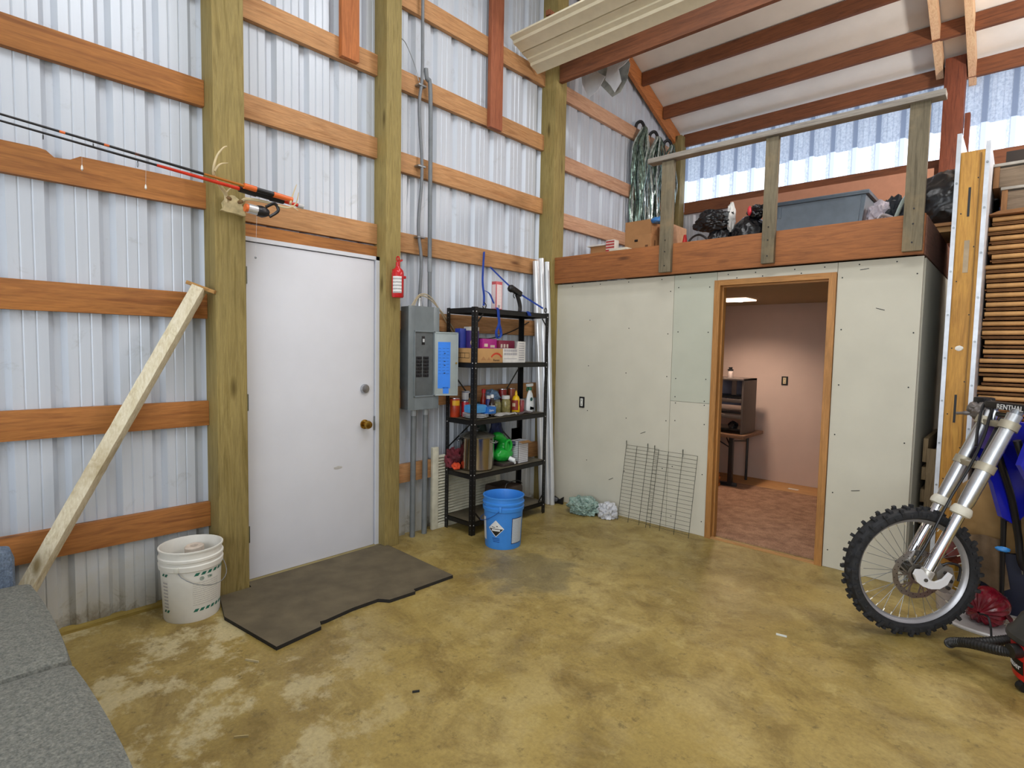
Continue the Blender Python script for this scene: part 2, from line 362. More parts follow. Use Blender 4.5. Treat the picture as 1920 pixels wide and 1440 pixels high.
# drywalled room
m = MB(); T = 4.235
def panel(x0, z0, x1, z1, mi=0): m.box(x0+.0015, 4.22, z0+.0015, x1-.0015, T+.01, z1-.0015, mi=mi)
panel(.12, 0, 1.31, 2.06); panel(1.31, 1.05, 1.66, 2.06, 1); panel(1.31, 0, 1.66, 1.05); panel(1.66, 1.985, 2.472, 2.06); panel(2.472, 0, 2.935, 2.06)
m.box(.12, T, 0, 1.66, 4.32, 2.06, mi=2); m.box(1.66, T, 1.985, 2.46, 4.32, 2.06, mi=2); m.box(2.46, T, 0, 2.925, 4.32, 2.06, mi=2)
# screw heads and scuffs
sc = []
for z in (.12, .5, .9, 1.25, 1.6, 1.95): sc += [(1.27, z), (1.35, z), (1.61, z), (2.51, z), (2.9, z)]
for z in (.45, .9, 1.3, 1.7): sc += [(.5, z), (.9, z-.05)]
for x in (.3, .6, .9, 1.2, 1.45, 1.75, 1.95, 2.2, 2.4, 2.6, 2.8): sc.append((x, 2.035))
for x in (1.8, 2.0, 2.25): sc.append((x, 2.005))
for x in (1.35, 1.6): sc += [(x, 1.07), (x, 1.02)]
for x, z in sc:
    x += random.uniform(-.01, .01); z += random.uniform(-.02, .02) if z < 1.98 else 0
    m.tube([(x, 4.222, z), (x, 4.2185, z)], .0045, 8, mi=3)
for x, z, a in ((1.05, .75, .4), (.75, .3, .5), (2.62, .55, .2), (2.7, 1.75, -.3), (2.6, 2.0, .1)):
    m.bar((x, 4.2195, z), (x+.05*math.cos(a), 4.2195, z+.05*math.sin(a)), .002, .004)
struct(m, 'wall_front', [M_DRY, M_DRYG, M_DRY, M_INK], 'grey-white screwed drywall front of the small room')
struct(B(2.9, 4.32, 0, 2.935, 6.75, 2.06), 'wall_side', M_DRY, 'drywall side of the small room facing the dark gap')
struct(B(.0, 4.33, 0, .12, 6.7, 2.0), 'wall_inner_left', M_ROOMW, 'left inner wall of the small room')
m = B(.12, 6.62, 0, 2.9, 6.66, 2.0); struct(m, 'wall_inner_back', M_ROOMW, 'pinkish inner back wall of the small room')
struct(B(.0, 4.32, 2.0, 2.9, 6.75, 2.06), 'ceiling_inner', M_CEIL, 'ceiling of the small room')
tag(B(.13, 4.3, 0, 2.89, 6.2, .015).build('carpet', carpet_mat('brown_carpet', '#7d5a44', '#a98468')), 'brown carpet laid inside the small room', 'carpet')
tag(B(.13, 6.2, 0, 2.89, 6.615, .012).build('plywood_strip', M_PLYX), 'bare plywood strip between brown carpet and back wall', 'plywood')
# loft deck + beam
struct(B(.0, 4.25, 2.27, 2.93, 6.8, 2.3), 'trim_1', M_PLYX, 'plywood loft deck over the small room')
tag(B(.125, 4.165, 2.065, 2.935, 4.205, 2.305, .003).build('loft_beam', M_BEAM), 'wide orange-brown beam across the top of the drywall room', 'beam')
tag(B(2.9, 4.21, 2.065, 2.94, 6.7, 2.3).build('loft_beam', M_BEAMY), 'dark side beam of the loft running back beside the gap', 'beam')
# cased opening
m = MB(); y0, y1 = 4.205, 4.33
m.box(1.645, y0, 0, 1.69, y1, 1.995, mi=0); m.box(2.425, y0, 0, 2.47, y1, 1.995); m.box(1.69, y0, 1.955, 2.425, y1, 1.995, mi=1)
m.box(1.69, 4.25, 0, 1.702, 4.29, 1.955, mi=0); m.box(2.413, 4.25, 0, 2.425, 4.29, 1.955); m.box(1.702, 4.25, 1.943, 2.413, 4.29, 1.955, mi=1)
d2 = struct(m, 'door_2', [M_JAMB, M_JAMBX], 'open wooden door frame in the drywall wall')
for z in (1.72, .24):
    B(2.4105, 4.295, z, 2.414, 4.325, z+.09, .001).build('hinge', M_BRASS, d2)
B(1.66, 4.21, 0, 2.45, 4.24, .012).build('threshold', M_PLYX, d2)
# white entry door
d1 = thing('door_1', 'white steel entry door between the green-tinted posts', None, (.02, 1.85, 0), kind='structure')
B(-.025, 1.385, .02, .02, 2.262, 2.045, .002).build('door_leaf', M_WHITE, d1)
m = B(-.03, 2.272, 0, .03, 2.30, 2.075); m.box(-.03, 1.36, 2.05, .03, 2.30, 2.075); m.box(-.03, 1.36, 0, .015, 1.378, 2.05); m.build('door_frame', M_WHITE, d1)
B(-.06, 1.36, 0, .045, 2.30, .018, .004).build('threshold', plain('#8f8257', .7), d1)
B(-.035, 1.35, 2.0, -.03, 2.3, 2.09).build('backing', M_INK, d1)
R90 = Matrix.Rotation(PI/2, 4, 'Y')
def knobm(z, prof, y=2.185): return MB().lathe(prof, (.02, y, z), 24, mat=R90)
knobm(.9, [(0, 0), (.033, 0), (.033, .008), (.014, .012), (.013, .032), (.026, .036), (.03, .05), (.025, .062), (0, .066)]).build('door_knob', M_BRASS, d1)['label'] = 'brass door knob'
knobm(1.15, [(0, 0), (.033, 0), (.033, .012), (.028, .02), (0, .022)]).build('deadbolt', M_STEEL, d1)
B(.0, 2.258, .85, .024, 2.2725, .95, .001).build('strike_plate', M_GALV, d1)
for z in (.25, 1.05, 1.8): MB().cyl((.026, 1.382, z), (.026, 1.382, z+.1), .007, 10).build('hinge', plain('#6f7263', .4, .7), d1)
m = MB().blob((.021, 1.98, .62), (.001, .03, .01), .3, 4, 1, 2, False); m.build('smudge', plain('#b5b3ae', .6), d1)

# ================================================================== FRAME TIMBER
def timber(name, mb, mat, label, cat, group=None): return tag(mb.build(name, mat), label, cat, group)
timber('timber_post', B(-.04, 1.18, 0, .12, 1.345, 6.1, .004), M_POST, 'green-tinted square timber post left of the white door', 'post')
timber('timber_post', B(-.04, 2.30, 0, .105, 2.425, 6.1, .004), M_POST, 'green-tinted timber post right of the white door, extinguisher on it', 'post')
timber('timber_post', B(-.04, 4.125, 0, .125, 4.29, 5.15, .004), M_POST, 'timber post at the corner where siding meets drywall room', 'post')
timber('timber_post', B(-.04, 6.66, 0, .12, 6.8, 4.15, .004), M_POST2, 'weathered corner post at the back of the loft', 'post')
ordn = ['lowest', 'second lowest', 'third lowest', 'fourth from the floor', 'fifth from the floor', 'topmost visible', 'seventh', 'eighth']
bays = [('A', -1.5, 1.18, [.465, 1.05, 1.655, 2.265, 2.82, 3.42], M_GIRTA, 'left of the white door'),
        ('B', 1.345, 2.30, [2.236, 2.83, 3.39, 3.95], M_GIRT, 'directly above the white door'),
        ('C', 2.425, 4.125, [.49, 1.06, 1.645, 2.215, 2.79, 3.37, 3.95], M_GIRT, 'behind the breaker panel and shelving'),
        ('D', 4.29, 6.66, [2.72, 3.27, 3.93], M_GIRTD, 'on the left wall above the loft')]
for key, a, b, zs, mt, where in bays:
    for i, z in enumerate(zs):
        o = ordn[i] if i < len(zs)-1 or i > 5 else 'topmost'
        if key == 'C' and i == 6: o = 'topmost'
        mb = MB()
        if key == 'A' and i == 3:   # notched upper edge
            mb.prism([(a, z-.07), (b, z-.07), (b, z+.07), (.62, z+.07), (.58, z+.045), (.52, z+.04), (.49, z+.065), (.46, z+.07), (a, z+.07)], 'X', -.039, 0)
        else: mb.box(-.039, a+.001, z-.07, 0, b-.001, z+.07, .002)
        tone = {'A': 'orange-brown', 'B': 'tan', 'C': 'tan knotty', 'D': 'pinkish tan'}[key]
        timber('wall_girt', mb, mt, '%s %s girt %s' % (o, tone, where) if key != 'D' else '%s pinkish tan girt %s' % (['bottom', 'middle', 'top'][i], where), 'girt')
timber('door_header', B(-.039, 1.346, 2.076, -.002, 2.299, 2.152), M_GIRTA, 'narrow red-brown header board just over the white door', 'board')
timber('hanging_board', B(.001, 3.37, 3.29, .04, 3.515, 5.5, .002), M_BOARD, 'red-brown vertical board nailed over girts left of corner post', 'board')
timber('hanging_board', B(.001, 2.0, 3.33, .04, 2.13, 5.5, .002), wood('#b06a38', '#8c4c22', 'Z'), 'short orange vertical board end above the white door', 'board')
timber('floor_plate', B(-.06, -1.5, 0, .004, 1.18, .016), wood('#9a8440', '#7a6628', 'Y', knots=False), 'mossy yellow sill strip at the foot of the left siding', 'board')

# loft railing
for i, (x, wd, z1, lb) in enumerate(((1.215, .10, 2.945, 'left end of the loft rail, over the stack of boxes'), (2.005, .085, 2.945, 'middle of the loft rail, left of the grey tote'), (2.83, .1, 2.955, 'right end of the loft rail, by the big black bag'))):
    m = MB(); m.box(x, 4.124, 2.08, x+wd, 4.163, z1, .002)
    for z in (2.13, 2.24, 2.33): m.tube([(x+wd/2, 4.1235, z), (x+wd/2, 4.121, z)], .005, 8, mi=1)
    timber('rail_post', m, [M_GREYW, M_INK], 'grey weathered upright at the '+lb, 'rail post')
timber('top_rail', B(1.1, 4.10, 2.95, 3.0, 4.19, 2.988, .003), M_GREYX, 'long grey weathered board forming the loft handrail', 'handrail')

# roof framing
timber('truss_beam', B(.13, 4.17, 3.895, 6.4, 4.21, 4.15), M_PURLIN, 'dark brown truss chord above the front of the loft', 'beam')
timber('truss_beam', B(.13, 4.24, 4.07, 6.4, 4.28, 4.4), M_PURLIN, 'second dark brown chord just behind the front one', 'beam')
timber('truss_beam', B(.13, 4.02, 4.16, 6.4, 4.10, 4.22), M_PURLIN, 'thin dark brown batten topmost over the loft opening', 'beam')
for i, (y, lb) in enumerate(((6.3, 'nearest the rear wall'), (5.78, 'second from the rear wall'), (5.26, 'third from the rear wall'), (4.75, 'hidden high near the truss chord'))):
    z = roofz(y)-.16
    timber('roof_purlin', B(.05, y, z, 6.4, y+.04, z+.14), M_PURLIN, 'dark brown roof purlin '+lb, 'purlin')
timber('wall_header', B(.1, 6.76, 4.03, 6.4, 6.8, 4.18), M_PURLIN, 'dark red-brown header along the top of the daylight panels', 'beam')
timber('wall_header', B(.12, 6.8, 3.2, 6.4, 6.84, 3.34), wood('#7e4c2e', '#5e3420', 'X', knots=False), 'red-brown girt under the daylight panels', 'girt')
def rafter(x0, x1, ya, yb, dz, h, mat, lb):
    m = MB(); za, zb = roofz(ya)+dz, roofz(yb)+dz
    m.prism([(ya, za), (yb, zb), (yb, zb+h), (ya, za+h)], 'X', x0, x1); return timber('rafter', m, mat, lb, 'rafter')
rafter(.0, .04, 4.3, 6.8, -.2, .19, M_RAFT, 'orange sloping rafter against the left wall siding')
rafter(2.655, 2.713, 4.4, 6.75, -.15, .14, M_PALE, 'pale sloping rafter left of the red-brown post')
rafter(2.895, 2.95, 4.4, 6.9, -.19, .16, M_PALE, 'pale sloping rafter right of the red-brown post')
timber('timber_post', B(2.73, 6.62, 2.3, 2.885, 6.76, 4.2, .004), M_REDPOST, 'red-brown post standing in front of the daylight panels', 'post')
timber('post_board', B(2.89, 6.72, 2.9, 2.93, 6.8, 3.7), M_REDPOST, 'narrow red-brown board nailed beside the red post', 'board')

# ================================================================== LEFT SIDE OBJECTS
CAMP = Vector((3.4091, 0, 1.4462))
def facing(x, y): return math.degrees(math.atan2(-y, CAMP.x-x))
def patch(mb, c, rf, a0, a1, z0, z1, n=14, off=.0012, mi=0, shear=0):
    """curved label lying on a round body; rf(z) is the radius"""
    mb.mi = mi
    def fn(u_, v_):
        z = z0+(z1-z0)*v_; a = math.radians(a0+(a1-a0)*u_+shear*v_); q = rf(z)+off
        return Vector((c[0]+math.cos(a)*q, c[1]+math.sin(a)*q, c[2]+z))
    mb.grid(fn, n, 2)
def smoothpts(pts, n=6):
    P = [Vector(p) for p in pts]; out = []
    for i in range(len(P)-1):
        a, b, c, d = P[max(i-1, 0)], P[i], P[i+1], P[min(i+2, len(P)-1)]
        for k in range(n):
            t = k/n; out.append(.5*((2*b)+(c-a)*t+(2*a-5*b+4*c-d)*t*t+(3*b-a-3*c+d)*t**3))
    return out+[P[-1]]

def pail(name, label, x, y, mat, rim, wire_from, seed, matin=None):
    t = thing(name, label, 'bucket', (x, y, 0))
    H = .375; rf = lambda z: .131+.017*z/H
    prof = [(0, .006), (.12, .006), (.13, 0), (rf(.0)+.001, .006), (rf(.27), .27), (rf(.27)+.008, .275), (rf(.3)+.009, .30), (rf(.3)+.002, .304), (rf(.31)+.002, .318), (rf(.32)+.008, .322), (rf(.33)+.008, .334), (rf(.34), .338), (rf(.36), .368), (rf(.37)+.005, .37), (rf(.37)+.005, .377), (rf(.37)-.002, .378), (rf(.36)-.004, .365), (rf(.1)-.004, .1), (.125, .012), (0, .01)]
    MB().lathe(prof, (x, y, 0), 48).build('body', matin or mat, t)
    return t, rf
TX, TY = .185, 1.015
t, rf = pail('plastic_bucket', 'white plastic five-gallon bucket with green stripes beside the left post', TX, TY, None, 0, 0, 1, plain('#dcdbd4', .45, var=.05, scale=9))
A0 = facing(TX, TY); GRN = plain('#1f6b58', .5)
for a_, b_, z_ in [(A0+4+k*13, 8, .247) for k in range(6)]+[(A0+2+k*12, 8, .055) for k in range(7)]+[(A0-66+k*9, 6, z) for k in range(2) for z in (.055, .247)]:
    m = MB(); patch(m, (TX, TY, 0), rf, a_, a_+b_, z_, z_+.015, 3, shear=4); m.build('green_stripe', GRN, t)
m = MB(); patch(m, (TX, TY, 0), rf, A0+2, A0+58, .09, .215, 14); m.build('printed_text', lines_mat('faded_print', '#d4d2c8', '#a8a6a4', 11, cut=.5), t)
m = MB(); patch(m, (TX, TY, 0), rf, A0-64, A0-50, .08, .225, 5); m.build('printed_text', lines_mat('faded_print_side', '#d4d2c8', '#9d9ba0', 8, cut=.42), t)
def onround(x, y, rr, ang, z):
    a = math.radians(ang); n_ = Vector((math.cos(a), math.sin(a), 0)); tx = Vector((-math.sin(a), math.cos(a), 0))
    M_ = Matrix((tx, Vector((0, 0, 1)), n_)).transposed().to_4x4(); M_.translation = Vector((x, y, z))+n_*rr; return M_
m = MB().text('TRI', .018, .001, onround(TX, TY, rf(.23)+.003, A0+35, .229))
mm_ = onround(TX, TY, rf(.23)+.002, A0+19, .229); m.tube([mm_ @ Vector((.009*math.cos(a), .009*math.sin(a), 0)) for a in [k*PI/8 for k in range(16)]], .001, 5, closed=True)
m.text('A', .014, .001, mm_); m.build('logo', GRN, t)
m = MB(); pv = math.radians(A0-26); pp = Vector((TX+math.cos(pv)*.157, TY+math.sin(pv)*.157, .29))
pts = []
for k in range(17):
    s_ = k/16; a = math.radians(A0-26+s_*150); rr = .158+.012*math.sin(PI*s_); pts.append((TX+math.cos(a)*rr, TY+math.sin(a)*rr, .29-.105*math.sin(PI*min(1, s_*1.02))**.7))
m.tube(pts, .0022, 6); m.build('wire_handle', M_GALV, t)
B(-.011, -.004, -.012, .011, .006, .014, .002, mat=Matrix.Translation(pp) @ Matrix.Rotation(pv+PI/2, 4, 'Z')).build('handle_lug', plain('#d9d8cd', .45), t)
t2 = thing('paper_roll', 'crumpled off-white paper roll standing inside the white bucket', 'paper roll', (TX-.045, TY+.05, .02))
MB().lathe([(0, .02), (.045, .02), (.047, .345), (.04, .352), (.02, .35), (.018, .3), (0, .3)], (TX-.045, TY+.05, 0), 20, mat=Matrix.Rotation(.06, 4, 'X')).build('roll', plain('#cfc2b4', .8, var=.2), t2)

# couch
M_SEAT = carpet_mat('grey_tweed', '#5f625e', '#7d7e76', 60); M_ARM = carpet_mat('blue_grey_tweed', '#4e5c70', '#6c7a8c', 30)
t = thing('couch', 'grey upholstered couch with blue-grey arm at lower left', 'couch', (1.1, -.1, 0))
B(.19, -.75, .05, 2.3, .27, .27, .03).build('base', M_SEAT, t)
def cushion(x0, x1):
    m = MB(); m.box(x0, -.5, .27, x1, .345, .425, .045)
    bmesh.ops.subdivide_edges(m.bm, edges=m.bm.edges[:], cuts=5, use_grid_fill=True)
    cx, cy = (x0+x1)/2, -.08
    for v in m.bm.verts:
        if v.co.z > .36: v.co.z += .014*(1-((v.co.x-cx)/.46)**2)*(1-((v.co.y-cy)/.46)**2)+.004*noise.noise(v.co*5)
        if v.co.y > .3: v.co.y += .016*(1-((v.co.x-cx)/.45)**2)
    return m
cushion(.33, 1.19).build('seat_cushion', M_SEAT, t); cushion(1.2, 2.08).build('seat_cushion', M_SEAT, t)
B(.19, -.8, .05, .335, .30, .57, .05).build('arm', M_ARM, t); B(.19, -.98, .05, 2.35, -.72, .8, .06).build('backrest', M_SEAT, t)
for x, y in ((.25, .2), (2.2, .2), (.25, -.9), (2.2, -.9)): B(x-.025, y-.025, 0, x+.025, y+.025, .06).build('leg', M_BLACK, t)

# leaning 4x4 and cleat
m = MB(); a, b = Vector((.09, .2, 0)), Vector((.088, 1.11, 1.745)); m.bar(a, b, .062, .062, (1, 0, 0), .003, math.radians(52))
bmesh.ops.subdivide_edges(m.bm, edges=[e for e in m.bm.edges if e.calc_length() > 1], cuts=60, use_grid_fill=True)
for v in m.bm.verts: v.co += Vector((noise.noise(v.co*25)*.0015, noise.noise(v.co*31+Vector((5, 1, 0)))*.002, 0))
for v in m.bm.verts:
    if v.co.z < 0: v.co.z = 0
tag(m.build('lumber_beam', M_LUMBER), 'rough whitewashed square timber leaning diagonally against the left siding', 'lumber')
tag(MB().bar((.05, 1.06, 1.775), (.13, 1.175, 1.725), .035, .02, bev=.003).build('wood_scrap', wood('#b08448', '#7e5a2a', 'Y', knots=False)), 'small wood scrap behind the top of the leaning timber', 'wood scrap')

# rubber mat
m = MB(); m.prism([(.05, 1.36), (.13, 1.35), (.13, 1.175), (.40, 1.10), (.88, 1.155), (.85, 1.40), (.80, 1.42), (.805, 1.45), (.785, 1.62), (.79, 1.78), (.815, 1.80), (.845, 1.82), (.86, 1.99), (.83, 2.0), (.84, 2.30), (.05, 2.33)], 'Z', .001, .02)
for q in m.bm.faces: q.material_index = 0 if len(q.verts) > 6 else 1
tag(m.build('rubber_mat', [plain('#5f5541', .85, var=.2, scale=7, bmp=.4), plain('#1c1a17', .8)], sharp=20), 'dark brown rubber mat with notched edge in front of the white door', 'mat')

# ------------------------------------------------------------------ antlers and rods on the post
M_BONE = plain('#c9b98c', .6, var=.2, scale=30); M_ANT = plain('#cdbb92', .45, var=.15)
t = thing('deer_antlers', 'bleached deer skull plate with antlers screwed to the left post', 'antlers', (.12, 1.27, 2.15))
m = MB(); m.prism([(1.205, 2.172), (1.22, 2.19), (1.215, 2.215), (1.235, 2.245), (1.255, 2.262), (1.275, 2.262), (1.3, 2.245), (1.325, 2.2), (1.335, 2.165), (1.32, 2.16), (1.29, 2.166), (1.23, 2.168)], 'X', .121, .15); m.build('skull_plate', M_BONE, t)
m = MB()
def br(pts, r0, r1): P = smoothpts(pts, 5); m.tube(P, [r0+(r1-r0)*(i/(len(P)-1))**.8 for i in range(len(P))], 8)
br([(.14, 1.235, 2.22), (.155, 1.225, 2.262), (.20, 1.17, 2.30), (.255, 1.13, 2.335), (.27, 1.14, 2.41), (.25, 1.18, 2.47), (.235, 1.205, 2.49)], .013, .003)
br([(.26, 1.132, 2.34), (.265, 1.16, 2.38), (.25, 1.205, 2.40)], .008, .002); br([(.25, 1.135, 2.34), (.262, 1.15, 2.375)], .006, .002)
br([(.155, 1.225, 2.262), (.17, 1.245, 2.29), (.17, 1.27, 2.31)], .007, .002); m.build('antler', M_ANT, t)
m = MB(); br([(.14, 1.305, 2.22), (.16, 1.335, 2.255), (.22, 1.43, 2.245), (.27, 1.51, 2.225), (.29, 1.555, 2.25), (.29, 1.575, 2.32)], .012, .002); br([(.28, 1.53, 2.25), (.25, 1.56, 2.31), (.245, 1.585, 2.375)], .007, .002); br([(.28, 1.535, 2.24), (.30, 1.565, 2.215)], .006, .002)
m.build('antler', M_ANT, t)
m = MB(); m.lathe([(.010, 0), (.017, .005), (.017, .014), (.011, .02)], (.148, 1.24, 2.232), 12, mat=Matrix.Rotation(-.3, 4, 'X')); m.build('burr', plain('#8d6c40', .7, var=.4, scale=60), t); m = MB(); m.lathe([(.010, 0), (.017, .005), (.017, .014), (.011, .02)], (.148, 1.31, 2.226), 12, mat=Matrix.Rotation(.5, 4, 'X')); m.build('burr', plain('#8d6c40', .7, var=.4, scale=60), t)
M_RED = plain('#d8361f', .25); M_ORG = plain('#dd6a2c', .35); M_GOLD = plain('#a8641c', .3)
def rod(name, label, X, yz, segs, group=None):
    (ya, za), (yb, zb) = yz; P = lambda y: Vector((X, y, za+(zb-za)*(y-ya)/(yb-ya)))
    t = thing(name, label, 'fishing rod', P(1.3))
    for nm, y0, y1, r0, r1, mt in segs: MB().tube([P(y0), P(y1)], [r0, r1], 12).build(nm, mt, t)
    return t, P
t, P = rod('fishing_rod', 'red and black fishing rod with spinning reel laid across the antlers, lower of two', .225, ((.32, 2.352), (1.62, 2.262)),
    [('blank', -.35, .88, .003, .006, M_BLACK), ('lower_blank', .88, 1.27, .007, .010, M_RED), ('grip', 1.27, 1.36, .018, .02, M_BLACK), ('reel_seat', 1.36, 1.44, .016, .016, M_BLACK), ('rear_grip', 1.44, 1.515, .02, .018, M_BLACK), ('butt_section', 1.515, 1.60, .010, .010, M_RED), ('butt_cap', 1.60, 1.635, .014, .014, plain('#c8c8c8', .4))])
for y, rr in ((.8, .011), (.45, .008), (.1, .006)):
    m = MB(); c = P(y)-Vector((0, 0, rr+.01)); m.tube([c+Vector((rr*math.cos(a), 0, rr*1.3*math.sin(a))) for a in [k*PI/6 for k in range(12)]], .0012, 5, closed=True); m.cyl(c+Vector((0, 0, rr)), P(y), .0012, 5); m.build('line_guide', M_BLACK, t)
rl = MB(); c = P(1.37)+Vector((.01, .0, -.095)); ax = Vector((0, -1, .07)).normalized()
rl.bar(P(1.40), c+Vector((0, .02, .02)), .014, .026, bev=.003); rl.blob(c+Vector((0, .015, 0)), (.03, .045, .032), .1, 3, 2, 2, False); rl.tube(smoothpts([c+Vector((0, .04, .03)), c+Vector((.01, .085, .055)), c+Vector((.01, .105, .02)), c+Vector((0, .06, -.02))]), .009, 6); reel = rl.build('reel', M_BLACK, t)
MB().cyl(c+ax*.01, c+ax*.06, .026, 18).build('spool', plain('#cfd0d2', .3, .6), reel); MB().cyl(c+ax*.06, c+ax*.075, .022, 18).build('spool_cap', M_ORG, reel)
MB().tube([c+Vector((0, -.01, 0)), c+Vector((.0, -.02, -.25))], .0006, 4).build('fishing_line', plain('#c8c8c8', .3), t)
MB().blob(c+Vector((0, -.02, -.258)), (.006, .006, .006), .02, 2, 1, 2, False).build('sinker', M_GALV, t)
t, P = rod('fishing_rod', 'black rod with orange cork grip laid across the antlers, upper of two', .262, ((.32, 2.368), (1.62, 2.272)),
    [('blank', -.35, 1.08, .003, .007, M_BLACK), ('lower_blank', 1.08, 1.28, .006, .008, M_GOLD), ('grip', 1.28, 1.345, .016, .016, M_ORG), ('reel_seat', 1.345, 1.44, .013, .014, M_BLACK), ('rear_grip', 1.44, 1.55, .016, .015, M_ORG)])
for y in (.5, .66, .78): MB().cyl(P(y), P(y+.02), .0062, 8).build('thread_wrap', M_ORG, t)
for y in (1.355, 1.43): MB().cyl(P(y), P(y+.012), .0125, 12).build('seat_ring', M_STEEL, t)
for y in (.62, .2): 
    m = MB(); c = P(y)-Vector((0, 0, .02)); m.tube([c+Vector((.007*math.cos(a), 0, .01*math.sin(a))) for a in [k*PI/6 for k in range(12)]], .0012, 5, closed=True); m.cyl(c+Vector((0, 0, .01)), P(y), .0012, 5); m.build('line_guide', M_BLACK, t)
for (y, z, lb) in ((.585, 2.245, 'small silver lure hanging on line before the notched girt'), (.835, 2.215, 'small silver lure hanging on line, right of the other one')):
    t = thing('fishing_lure', lb, 'lure', (.2, y, z)); MB().tube([(.225, y, 2.352-(y-.32)*.0692), (.2, y+.003, z)], .0006, 4).build('line', plain('#c8c8c8', .3), t)
    MB().lathe([(0, 0), (.005, .008), (.004, .02), (.001, .028), (0, .028)], (.2, y+.003, z-.026), 10).build('lure_body', plain('#e6e4dc', .2), t)

# ------------------------------------------------------------------ fire extinguisher
ex, ey = .155, 2.365
t = thing('fire_extinguisher', 'small red fire extinguisher mounted on the post right of the door', 'fire extinguisher', (ex, ey, 1.79)); M_FRED = plain('#c21f24', .25, var=.05)
MB().lathe([(0, 0), (.036, 0), (.041, .008), (.042, .17), (.036, .19), (.02, .205), (.016, .215), (0, .215)], (ex, ey, 1.79), 28).build('cylinder', M_FRED, t)
m = MB(); m.cyl((ex, ey, 2.0), (ex, ey, 2.035), .014, 14); m.bar((ex, ey-.01, 2.03), (ex, ey+.035, 2.055), .016, .012, bev=.002); m.tube([(ex+.015*math.cos(a), ey, 2.06+.015*math.sin(a)) for a in [k*PI/6 for k in range(12)]], .005, 6, closed=True); m.build('valve_head', M_FRED, t)
m = MB(); ea = facing(ex, ey); patch(m, (ex, ey, 1.79), lambda z: .042, ea-50, ea+38, .03, .145, 12); m.build('label', lines_mat('extinguisher_label', '#e4e2e0', '#33323c', 5, cut=.5), t)
B(.105, ey-.012, 1.83, ex, ey+.012, 1.99).build('bracket', M_FRED, t); MB().box(ex+.0, ey+.036, 1.925, ex+.02, ey+.058, 1.945, .004).build('strap_buckle', M_FRED, t)

# ------------------------------------------------------------------ breaker panel
t = thing('breaker_panel', 'grey electrical breaker panel with open door on the left wall', 'electrical panel', (.05, 2.65, .98)); M_EP = plain('#7d868a', .42, .2, var=.12, scale=6); M_EPD = plain('#99a2a2', .4, .1, var=.05)
m = MB(); m.box(.002, 2.505, .985, .098, 2.785, 1.745, .003); m.build('enclosure', plain('#6a7072', .4, .3), t)
m = MB(); m.box(.098, 2.5, .98, .103, 2.56, 1.75, .001); m.box(.098, 2.735, .98, .103, 2.79, 1.75, .001); m.box(.098, 2.56, 1.56, .103, 2.735, 1.75); m.box(.098, 2.56, .98, .103, 2.735, 1.085)
for s in ((2.55, 2.56, 1.075, 1.57), (2.735, 2.745, 1.075, 1.57)): m.box(.103, s[0], s[2], .109, s[1], s[3], .002)
m.box(.103, 2.55, 1.56, .109, 2.745, 1.57, .002); m.box(.103, 2.55, 1.075, .109, 2.745, 1.085, .002)
for y, z in ((2.515, 1.73), (2.775, 1.73), (2.515, 1.0), (2.775, 1.0), (2.515, 1.36), (2.54, 1.33)): m.tube([(.103, y, z), (.105, y, z)], .004, 8)
m.build('cover', M_EP, t)
m = MB().box(.085, 2.56, 1.085, .092, 2.735, 1.56); m.build('dead_front', M_EPD, t)
m = MB()
for i in range(6):
    for y in (2.575, 2.64): m.box(.092, y, 1.355-i*.026, .101+(i % 2)*.002, y+.052, 1.378-i*.026, .002); m.box(.101, y+.018, 1.36-i*.026, .108, y+.036, 1.37-i*.026, .002)
m.build('breakers', M_BLACK, t)
m = MB()
for i in range(6):
    for y in (2.575, 2.64): m.box(.092, y, 1.2-i*.019, .0945, y+.052, 1.214-i*.019, .001)
m.build('blank_slots', M_EP, t)
B(.092, 2.625, 1.465, .1, 2.655, 1.53, .002).build('main_breaker', M_BLACK, t); MB().box(.1, 2.632, 1.485, .109, 2.645, 1.51, .002).build('main_switch', plain('#d8d8d8', .5), t)
MB().tube([(.085, 2.6, 1.1), (.085, 2.6, 1.1)], .001, 4)
dm = Matrix.Translation((.109, 2.742, 0)) @ Matrix.Rotation(math.radians(-33), 4, 'Z')
dr = MB().box(-.008, 0, 1.08, 0, .18, 1.565, .002, mat=dm).build('door', M_EPD, t)
m = MB()
for a_ in ((0, .01, 1.08, 1.565), (.17, .18, 1.08, 1.565)): m.box(0, a_[0], a_[2], .005, a_[1], a_[3], .001, mat=dm)
m.box(0, 0, 1.08, .005, .18, 1.09, .001, mat=dm); m.box(0, 0, 1.555, .005, .18, 1.565, .001, mat=dm); m.build('door_rim', M_EPD, dr)
m = MB()
m.grid(lambda a, b: dm @ Vector((.0012, .025+.095*a, 1.135+.355*b-.03*(1-a)*(1-b)*0)), 2, 2); m.grid(lambda a, b: dm @ Vector((.0012, .065+.045*a, 1.095+.05*b)), 2, 2)
m.build('tape_label', plain('#2f7fe6', .6, var=.05), dr)
m = MB()
for i in range(9):
    for j in range(3): m.box(.0014, .03+.03*j, 1.44-i*.024, .0018, .052+.03*j-random.uniform(0, .006), 1.4415-i*.024, mat=dm)
for i in (1, 3, 4, 6): m.box(.0014, .07, 1.43-i*.03, .0018, .083, 1.436-i*.03, mat=dm)
m.build('handwriting', M_INK, dr)
MB().tube([dm @ Vector((0, .165, 1.33)), dm @ Vector((.012, .165, 1.33))], .007, 10).build('latch', M_BRASS, dr)
